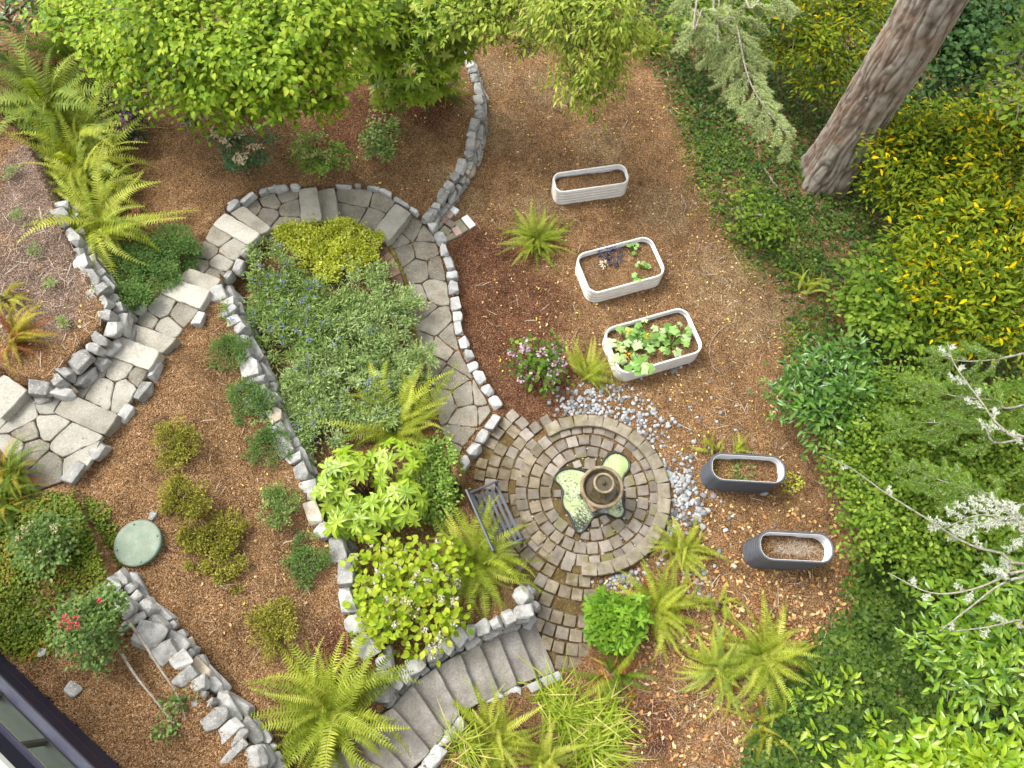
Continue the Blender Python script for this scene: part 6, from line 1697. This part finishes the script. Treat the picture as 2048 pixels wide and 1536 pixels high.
# ------------------------------------------------------------------ conifer boughs
ND_V = np.array([(-.5, 0, 0), (.5, 0, 0), (.12, 1, 0), (-.12, 1, 0)]); ND_F = np.array([(0, 1, 2), (0, 2, 3)])
def bough(acc_w, twl, pts3, rng, r0, n_side, side_len, droop, sub=4):
    ln = smooth_line(pts3, 30); v, f = tube(ln, np.linspace(r0, r0 * .25, 30), 6); acc_w.add(v, f)
    twl.append((ln[-8], ln[-1]))
    for i in range(n_side):
        u = .08 + .9 * (i + rng.uniform(0, .8)) / n_side; k = int(u * 29); p = ln[k]; tg = nrm((ln[min(29, k + 1)] - ln[max(0, k - 1)])[None])[0]
        sd = np.cross(tg, [0, 0, 1.]) * (1 if i % 2 else -1); sd /= np.linalg.norm(sd) + 1e-9
        l = side_len * (1.15 - .75 * u) * rng.uniform(.7, 1.2)
        e = p + (sd * .75 + tg * .75) * l + np.array([0, 0, -droop * l]); m = (p + e) / 2 + np.array([0, 0, .06 * l])
        l2 = smooth_line([p, m, e], 10); v, f = tube(l2, np.linspace(r0 * .35, .003, 10), 4); acc_w.add(v, f)
        twl.append((p, m)); twl.append((m, e))
        for j in range(sub):
            w = .2 + .75 * (j + rng.random()) / sub; kk = int(w * 9); a_ = l2[kk]; s2 = np.cross(e - p, [0, 0, 1.]) * (1 if j % 2 else -1); s2 /= np.linalg.norm(s2) + 1e-9
            b_ = a_ + (s2 * .6 + nrm((e - p)[None])[0] * .8) * l * .42 * rng.uniform(.6, 1.2) + np.array([0, 0, -droop * l * .3]); twl.append((a_, b_))
            v, f = tube([a_, (a_ + b_) / 2, b_], [.004, .003, .002], 3)
            acc_w.add(v, f) 
def needles(twl, per_m, ln, wd, rng):
    P0 = []; D = []
    for a_, b_ in twl:
        l = np.linalg.norm(b_ - a_); n = max(4, int(l * per_m)); u = rng.random((n, 1)); P0.append(a_ + (b_ - a_) * u); D.append(np.repeat(((b_ - a_) / (l + 1e-9))[None], n, 0))
    P0 = np.concatenate(P0); D = np.concatenate(D); n = len(P0); rd = unit(n, rng); rd -= D * (rd * D).sum(1, keepdims=True); rd = nrm(rd); y = nrm(rd * .8 + D * .6 + np.array([0, 0, .15]))
    S = np.stack([np.full(n, wd), rng.uniform(ln * .75, ln * 1.2, n), np.ones(n)], 1)
    return scatter(ND_V, ND_F, P0, frames(y, unit(n, rng) + np.array([0, 0, .6])), S, np.clip(rng.normal(.5, .25, n), 0, 1))
def quad2tri(acc):
    return acc
def conifer(name, label, trunk_px, boughs, seed, per_m, nl, nw, mat, wood_mat, trunk_r, sub=4, lichen=0):
    rng = np.random.default_rng(seed); g = G(*trunk_px); root = thing(name, label, 'tree', tuple(g)); zt = max(p[2] for b in boughs for p in b[0]) + 1.0
    v, f = tube([g, g + np.array([.05, 0, zt * .5]), g + np.array([.08, .05, zt])], [trunk_r, trunk_r * .8, trunk_r * .5], 12); link('trunk', mesh_np('trunk', v - g, f, wood_mat, None, True), root)
    for pts, ns, sl, dr in boughs:
        aw = Acc(); tw = []
        p3 = np.array([P(*q) for q in pts]); st = g + np.array([0, 0, p3[0][2] - g[2] + .3])
        bough(aw, tw, np.vstack([st, p3]), rng, .022, ns, sl, dr, sub)
        bo = link('bough', aw.mesh('bough', wood_mat, g, True), root)
        if per_m:
            vv, ff, t_ = needles(tw, per_m, nl, nw, rng); no = link('needles', mesh_np('needles', vv - g, ff, mat, t_), bo); no['kind'] = 'stuff'
        if lichen:
            vv, ff, t_ = needles(tw[len(tw) // 4:], lichen, .035, .010, rng); no = link('lichen', mesh_np('lichen', vv - g, ff, M['lichen'], t_), bo); no['kind'] = 'stuff'
    return root
conifer('spruce_tree', 'blue green spruce boughs hanging in from the top edge', (1400, -260),
        [([(1430, -60, 4.6), (1470, 40, 4.5), (1495, 150, 4.35), (1530, 215, 4.25), (1585, 280, 4.1)], 34, .62, .35), ([(1400, -40, 4.9), (1405, 20, 4.8), (1400, 70, 4.6)], 18, .42, .4), ([(1490, -80, 5.0), (1540, -20, 5.0), (1590, 25, 4.9)], 18, .40, .4), ([(1440, -20, 4.2), (1455, 80, 4.0), (1465, 180, 3.8)], 22, .45, .6)],
        401, 900, .040, .008, M['needle'], M['twig'], .2, 6)
conifer('feathery_conifer', 'feathery green conifer with lichen covered twigs at the right edge', (2250, 760),
        [([(2080, 800, 2.8), (1990, 800, 2.7), (1900, 790, 2.5), (1800, 760, 2.2)], 18, .55, .25), ([(2060, 870, 2.7), (1960, 850, 2.6), (1860, 845, 2.3), (1770, 850, 2.0)], 20, .6, .25), ([(2080, 700, 2.9), (1980, 720, 2.7), (1910, 720, 2.5), (1850, 700, 2.2)], 12, .5, .3),
         ([(2080, 990, 2.6), (1970, 985, 2.5), (1880, 960, 2.3), (1790, 920, 2.0)], 20, .55, .25)],
        402, 950, .05, .008, M['needle_g'], M['lichen_bark'], .15, 4, 110)
conifer('lichen_tree', 'nearly bare lichen covered branches reaching in at the right edge', (2300, 1080),
        [([(2120, 1120, 3.4), (2000, 1105, 3.3), (1930, 1085, 3.2), (1850, 1035, 3.1), (1770, 985, 3.0), (1700, 935, 2.9), (1645, 910, 2.8)], 5, .18, .1), ([(2120, 1060, 3.6), (2040, 1045, 3.5), (1960, 1030, 3.3), (1880, 1060, 3.1)], 22, .42, .2), ([(2100, 880, 3.4), (2010, 860, 3.2), (1960, 800, 3.1), (1910, 730, 2.9), (1895, 685, 2.8)], 12, .3, .1),
         ([(2100, 1130, 3.4), (2020, 1150, 3.2), (1940, 1180, 3.0), (1860, 1185, 2.8), (1775, 1145, 2.6)], 8, .22, .1), ([(2110, 1235, 3.2), (2040, 1240, 3.1), (1970, 1255, 3.0), (1905, 1262, 2.9)], 3, .2, .1), ([(2110, 1140, 3.5), (2010, 1165, 3.3), (1940, 1215, 3.1), (1880, 1262, 3.0)], 3, .2, .1)],
        403, 0, 0, 0, None, M['lichen_bark'], .16, 4, 330)

# ------------------------------------------------------------------ ground cover
def cover(name, label_cat, polys, n, tmpl, ls, mat, seed, edge=.6, hmax=.14, mean=.42, sd=.22, thin=0.0, up=1.0):
    rng = np.random.default_rng(seed); PW = [PP([(a, b, z) for a, b, z in pl]) for pl in polys]
    allp = np.vstack(PW); lo, hi = allp.min(0), allp.max(0)
    x = rng.uniform(lo[0], hi[0], n * 6); y = rng.uniform(lo[1], hi[1], n * 6)
    m = np.zeros(len(x), bool); d = np.zeros(len(x))
    for w in PW:
        i = inpoly(x, y, w); m |= i; d[i] = np.maximum(d[i], seg_dist(x[i], y[i], np.vstack([w, w[:1]])))
    keep = m & (rng.random(len(x)) < np.clip(d / edge + .12, 0, 1) * np.clip(fbm(x * 1.6 + 9, y * 1.6 + 3, 4) * 3.2 - .75 - thin, .04, 1))
    x, y, d = x[keep][:n], y[keep][:n], d[keep][:n]; k = len(x)
    z = gz(x, y) + .015 + hmax * rng.random(k) * np.clip(d / edge, .15, 1) * (.5 + fbm(x * 2, y * 2, 3))
    pos = np.stack([x, y, z], 1); hz = unit(k, rng); hz[:, 2] = rng.uniform(-.35, .25, k)
    R = frames(hz, np.array([0, 0, up]) + rng.normal(0, .35, (k, 3)))
    ct = (fbm(x * 3.1 + 5, y * 3.1, 3) - .44) * .9
    v, f, t = scatter(*tmpl, pos, R, rng.uniform(ls * .65, ls * 1.25, k), tints(ct, rng, mean, sd))
    o = link(name, mesh_np(name, v, f, mat, t)); o['kind'] = 'stuff'; tag(o, *label_cat); return o
cover('ivy_cover', ('dense dark ivy carpet in the lower right corner of the garden', 'ivy'), [[(1700, 1120, 0), (1660, 1230, 0), (1560, 1330, 0), (1500, 1440, 0), (1440, 1600, 0), (2150, 1600, 0), (2150, 1050, -.2), (1800, 1060, -.1)]], 21000, IVY, .085, M['lf_ivy'], 501, .35, .16, .48, .22, -.5)
cover('ivy_cover', ('sparse ivy creeping over the mulch around the big fir trunk', 'ivy'), [[(1240, 40, .1), (1330, 200, .1), (1380, 330, 0), (1430, 470, 0), (1560, 590, 0), (1570, 700, 0), (1560, 800, 0), (1700, 900, -.1), (2150, 900, -.3), (2150, -60, -.3), (1240, -60, .1)]], 46000, IVY, .072, M['lf_ivy2'], 502, .55, .14, .45, .24, -.35)
cover('weed_cover', ('thin low weeds at the edge of the mulch lawn by the woods', 'weeds'), [[(1300, 200, 0), (1360, 360, 0), (1420, 480, 0), (1530, 600, 0), (1560, 760, 0), (1640, 760, 0), (1700, 500, 0), (1500, 250, 0)]], 4200, OVAL, .045, M['lf_mid'], 503, .8, .1, .5, .2, .25)
cover('leafy_groundcover', ('glossy small leaved carpet at the left between rubble wall and house', 'ground cover'), [[(-80, 990, 2.0), (60, 985, 2.0), (150, 980, 1.95), (215, 1010, 1.9), (225, 1080, 1.95), (225, 1150, 2.05), (260, 1200, 2.0), (270, 1235, 2.0), (150, 1290, 2.0), (60, 1330, 2.0), (-80, 1280, 2.0)]], 15000, T_leaf(.6), .045, M['lf_kinn'], 504, .25, .12, .42, .2, -.4)
cover('under_cover', ('dark leafy undergrowth at the top behind the dogwood and drooping tree', 'undergrowth'), [[(-100, -80, 2.0), (60, 60, 1.8), (300, 40, 1.6), (700, 30, 1.0), (900, 20, .6), (1050, 60, .3), (1250, 60, .1), (1250, -120, .1), (-100, -160, 2.)]], 5000, LANCE, .12, M['lf_dark'], 505, .5, .5, .5, .2, -.3)
# trailing runners of the groundcover over the mulch
# ------------------------------------------------------------------ litter
rng = np.random.default_rng(600)
def scatter_px(n, reg):
    """random ground points inside a pixel rectangle list [(x0,y0,x1,y1,weight)]"""
    w = np.array([q[4] for q in reg], float); w /= w.sum(); k = rng.choice(len(reg), n, p=w); q = np.array([r_[:4] for r_ in reg])[k]
    px = rng.uniform(q[:, 0], q[:, 2]); py = rng.uniform(q[:, 1], q[:, 3])
    d = CF[None] + CR[None] * ((px - 1024) / FPX)[:, None] + CU[None] * ((768 - py) / FPX)[:, None]
    z = np.full(n, .5)
    for i in range(7):
        p = CLOC + d * ((z - CAM_H) / d[:, 2])[:, None]; z = .35 * z + .65 * gz(p[:, 0], p[:, 1], False)
    p = CLOC + d * ((z - CAM_H) / d[:, 2])[:, None]; p[:, 2] = gz(p[:, 0], p[:, 1])
    return p
def on_hard(p):
    m = inpoly(p[:, 0], p[:, 1], PR_POLY)
    for s in SEC: m |= inpoly(p[:, 0], p[:, 1], s['w'])
    m |= np.hypot(p[:, 0] - PATIO_C[0], p[:, 1] - PATIO_C[1]) < R_EDGE + .1
    return m
p = scatter_px(62000, [(-20, -20, 2060, 1550, 1)]); p = p[~on_hard(p)]; n = len(p)
y = unit(n, rng); y[:, 2] *= .35; S = np.stack([rng.uniform(.004, .011, n), rng.uniform(.012, .045, n), np.ones(n)], 1)
v, f, t = scatter(np.array([(-.5, 0, 0), (.5, 0, 0), (.4, 1, .0), (-.4, 1, .0)]), np.array([(0, 1, 2, 3)]), p + np.array([0, 0, .008]) + rng.uniform(0, .012, (n, 1)) * np.array([0, 0, 1]), frames(y, np.array([0, 0, 1.]) + rng.normal(0, .35, (n, 3))), S, np.clip(rng.beta(1.6, 1.9, n), 0, 1))
o = link('wood_chips', mesh_np('wood_chips', v, f, M['chip'], t)); o['kind'] = 'stuff'; tag(o, 'loose bark chips strewn over all the mulched ground', 'mulch')
p = scatter_px(3000, [(1200, 1150, 1720, 1536, 6), (1380, 1000, 1720, 1300, 4), (960, 100, 1500, 760, 5), (1300, 400, 1620, 1000, 3), (400, 800, 700, 1300, .5), (0, 500, 260, 760, .3), (700, 200, 960, 420, .5), (1150, 760, 1420, 1150, .5)])
p = p[~on_hard(p)]; n = len(p); px = np.array([proj(q) for q in p[:, :3]]); low = (px[:, 1] > 1020) & (px[:, 0] > 1180)
y = unit(n, rng); y[:, 2] *= .2; S = np.where(low, rng.uniform(.04, .10, n), rng.uniform(.025, .065, n))
tn = np.where(low, np.clip(rng.normal(.55, .26, n), 0, .92), np.clip(rng.normal(.8, .2, n), 0, 1))
v, f, t = scatter(*T_leaf(.55, .08, .12), p + np.array([0, 0, .022]), frames(y, np.array([0, 0, 1.]) + rng.normal(0, .3, (n, 3))), S, tn)
o = link('leaf_litter', mesh_np('leaf_litter', v, f, M['litter'], t)); o['kind'] = 'stuff'; tag(o, 'fallen tan and yellow leaves scattered on the mulch', 'leaves')
# needles and chips blown onto the flagstones
n = 2600; w = np.vstack([PR_POLY]); lo, hi = w.min(0), w.max(0); x = rng.uniform(lo[0], hi[0], n * 3); y_ = rng.uniform(lo[1], hi[1], n * 3); m = inpoly(x, y_, PR_POLY) & (rng.random(n * 3) < np.clip(fbm(x * 2.5, y_ * 2.5, 3) * 3 - .9, 0.05, 1))
x, y_ = x[m][:n], y_[m][:n]; p = np.stack([x, y_, path_r_z(y_) + .006], 1)
for s in SEC:
    w = s['w']; k = 160; a_ = rng.uniform(w.min(0), w.max(0), (k, 2)); a_ = a_[inpoly(a_[:, 0], a_[:, 1], w)]; p = np.vstack([p, np.column_stack([a_, np.full(len(a_), s['z'] + .014)])])
n = len(p); y = unit(n, rng); y[:, 2] *= .1; S = np.stack([rng.uniform(.004, .008, n), rng.uniform(.012, .04, n), np.ones(n)], 1)
v, f, t = scatter(np.array([(-.5, 0, 0), (.5, 0, 0), (.4, 1, .0), (-.4, 1, .0)]), np.array([(0, 1, 2, 3)]), p, frames(y, np.array([0, 0, 1.]) + rng.normal(0, .1, (n, 3))), S, np.clip(rng.beta(2.4, 1.6, n), 0, 1))
o = link('path_debris', mesh_np('path_debris', v, f, M['chip'], t)); o['kind'] = 'stuff'; tag(o, 'brown needles and chips blown onto the flagstone path', 'debris')
# twigs and dry needles
p = scatter_px(1500, [(960, 100, 1560, 700, 3), (1380, 300, 1700, 1000, 3), (1200, 1150, 1720, 1536, 4), (0, 400, 240, 760, 2), (400, 600, 700, 1300, 1)]); p = p[~on_hard(p)]; n = len(p)
y = unit(n, rng); y[:, 2] *= .1; S = np.stack([rng.uniform(.004, .009, n), rng.uniform(.06, .28, n) ** 1.0, np.ones(n)], 1)
v, f, t = scatter(np.array([(-.5, 0, 0), (.5, 0, 0), (.6, .5, .0), (-.4, .5, .0), (1.5, 1, 0), (.9, 1, 0)]), np.array([(0, 1, 2, 3), (3, 2, 4, 5)]), p + np.array([0, 0, .025]), frames(y, np.array([0, 0, 1.]) + rng.normal(0, .15, (n, 3))), S, np.clip(rng.normal(.5, .3, n), 0, 1))
o = link('dry_twigs', mesh_np('dry_twigs', v, f, M['straw'], t)); o['kind'] = 'stuff'; tag(o, 'dry twigs and grass stalks strewn over the mulch', 'twigs')
# a few single fallen branches and stones that stand out
for pts, r_, lab in [([(1475, 640, .03), (1445, 655, .04), (1420, 690, .04), (1425, 730, .03), (1440, 745, .03)], .006, 'bent dry stalk lying right of the squash planter'), ([(1760, 520, .1), (1700, 545, .1), (1650, 540, .08)], .012, 'thin fallen branch in the ivy right of the lawn'), ([(1365, 395, .03), (1372, 412, .03), (1368, 425, .03)], .012, 'short pale stick between the two upper white planters and the ivy'), ([(1530, 330, .05), (1545, 350, .05), (1558, 368, .05)], .03, 'short thick stick in the ivy left of the big trunk')]:
    L3 = line3(pts); L3[:, 2] = gz(L3[:, 0], L3[:, 1]) + .03; v, f = tube(smooth_line(L3, 14), r_, 6); b = L3[0]
    o = link('fallen_branch', mesh_np('fallen_branch', v - b, f, M['twig'], None, True), None, tuple(b)); tag(o, lab, 'branch')
for px, py, s, lab in [(1348, 742, .11, 'round white stone right of the squash planter corner'), (1527, 985, .13, 'pale flat stone in front of the weedy charcoal planter'), (147, 1378, .2, 'white stone chip on the mulch beside the house'), (85, 1305, .12, 'small pale stone at the groundcover edge beside the house'), (306, 1034, .14, 'flat grey stone above the green access cover'), (365, 592 + 48, .14, 'pale stone')]:
    if lab == 'pale stone': continue
    q = G(px, py); o = link('stone', ROCKS[int(px) % 16] if s > .115 else PEB[0]); o.matrix_basis = Matrix.Translation((q[0], q[1], q[2] + s * .12)) @ Matrix.Rotation(px, 4, 'Z') @ Matrix.Diagonal((s * 1.2, s, s * .45, 1)); tag(o, lab, 'stone')
q = G(1303, 897); lamp = thing('garden_light', 'small black and white garden spotlight at the pebble edge of the patio', 'light', tuple(q))
bm = bmesh.new(); box_bm(bm, (0, 0, .07), (.07, .07, .03), .4, .008); link('lens', bm_mesh('lens', bm, M['white_paint']), lamp)
bm = bmesh.new(); box_bm(bm, (.02, -.03, .04), (.1, .09, .06), .4, .012); link('housing', bm_mesh('housing', bm, M['liner']), lamp)
bm = bmesh.new(); box_bm(bm, (.02, -.03, -.02), (.02, .02, .1), .4, .003); link('stake', bm_mesh('stake', bm, M['liner']), lamp)
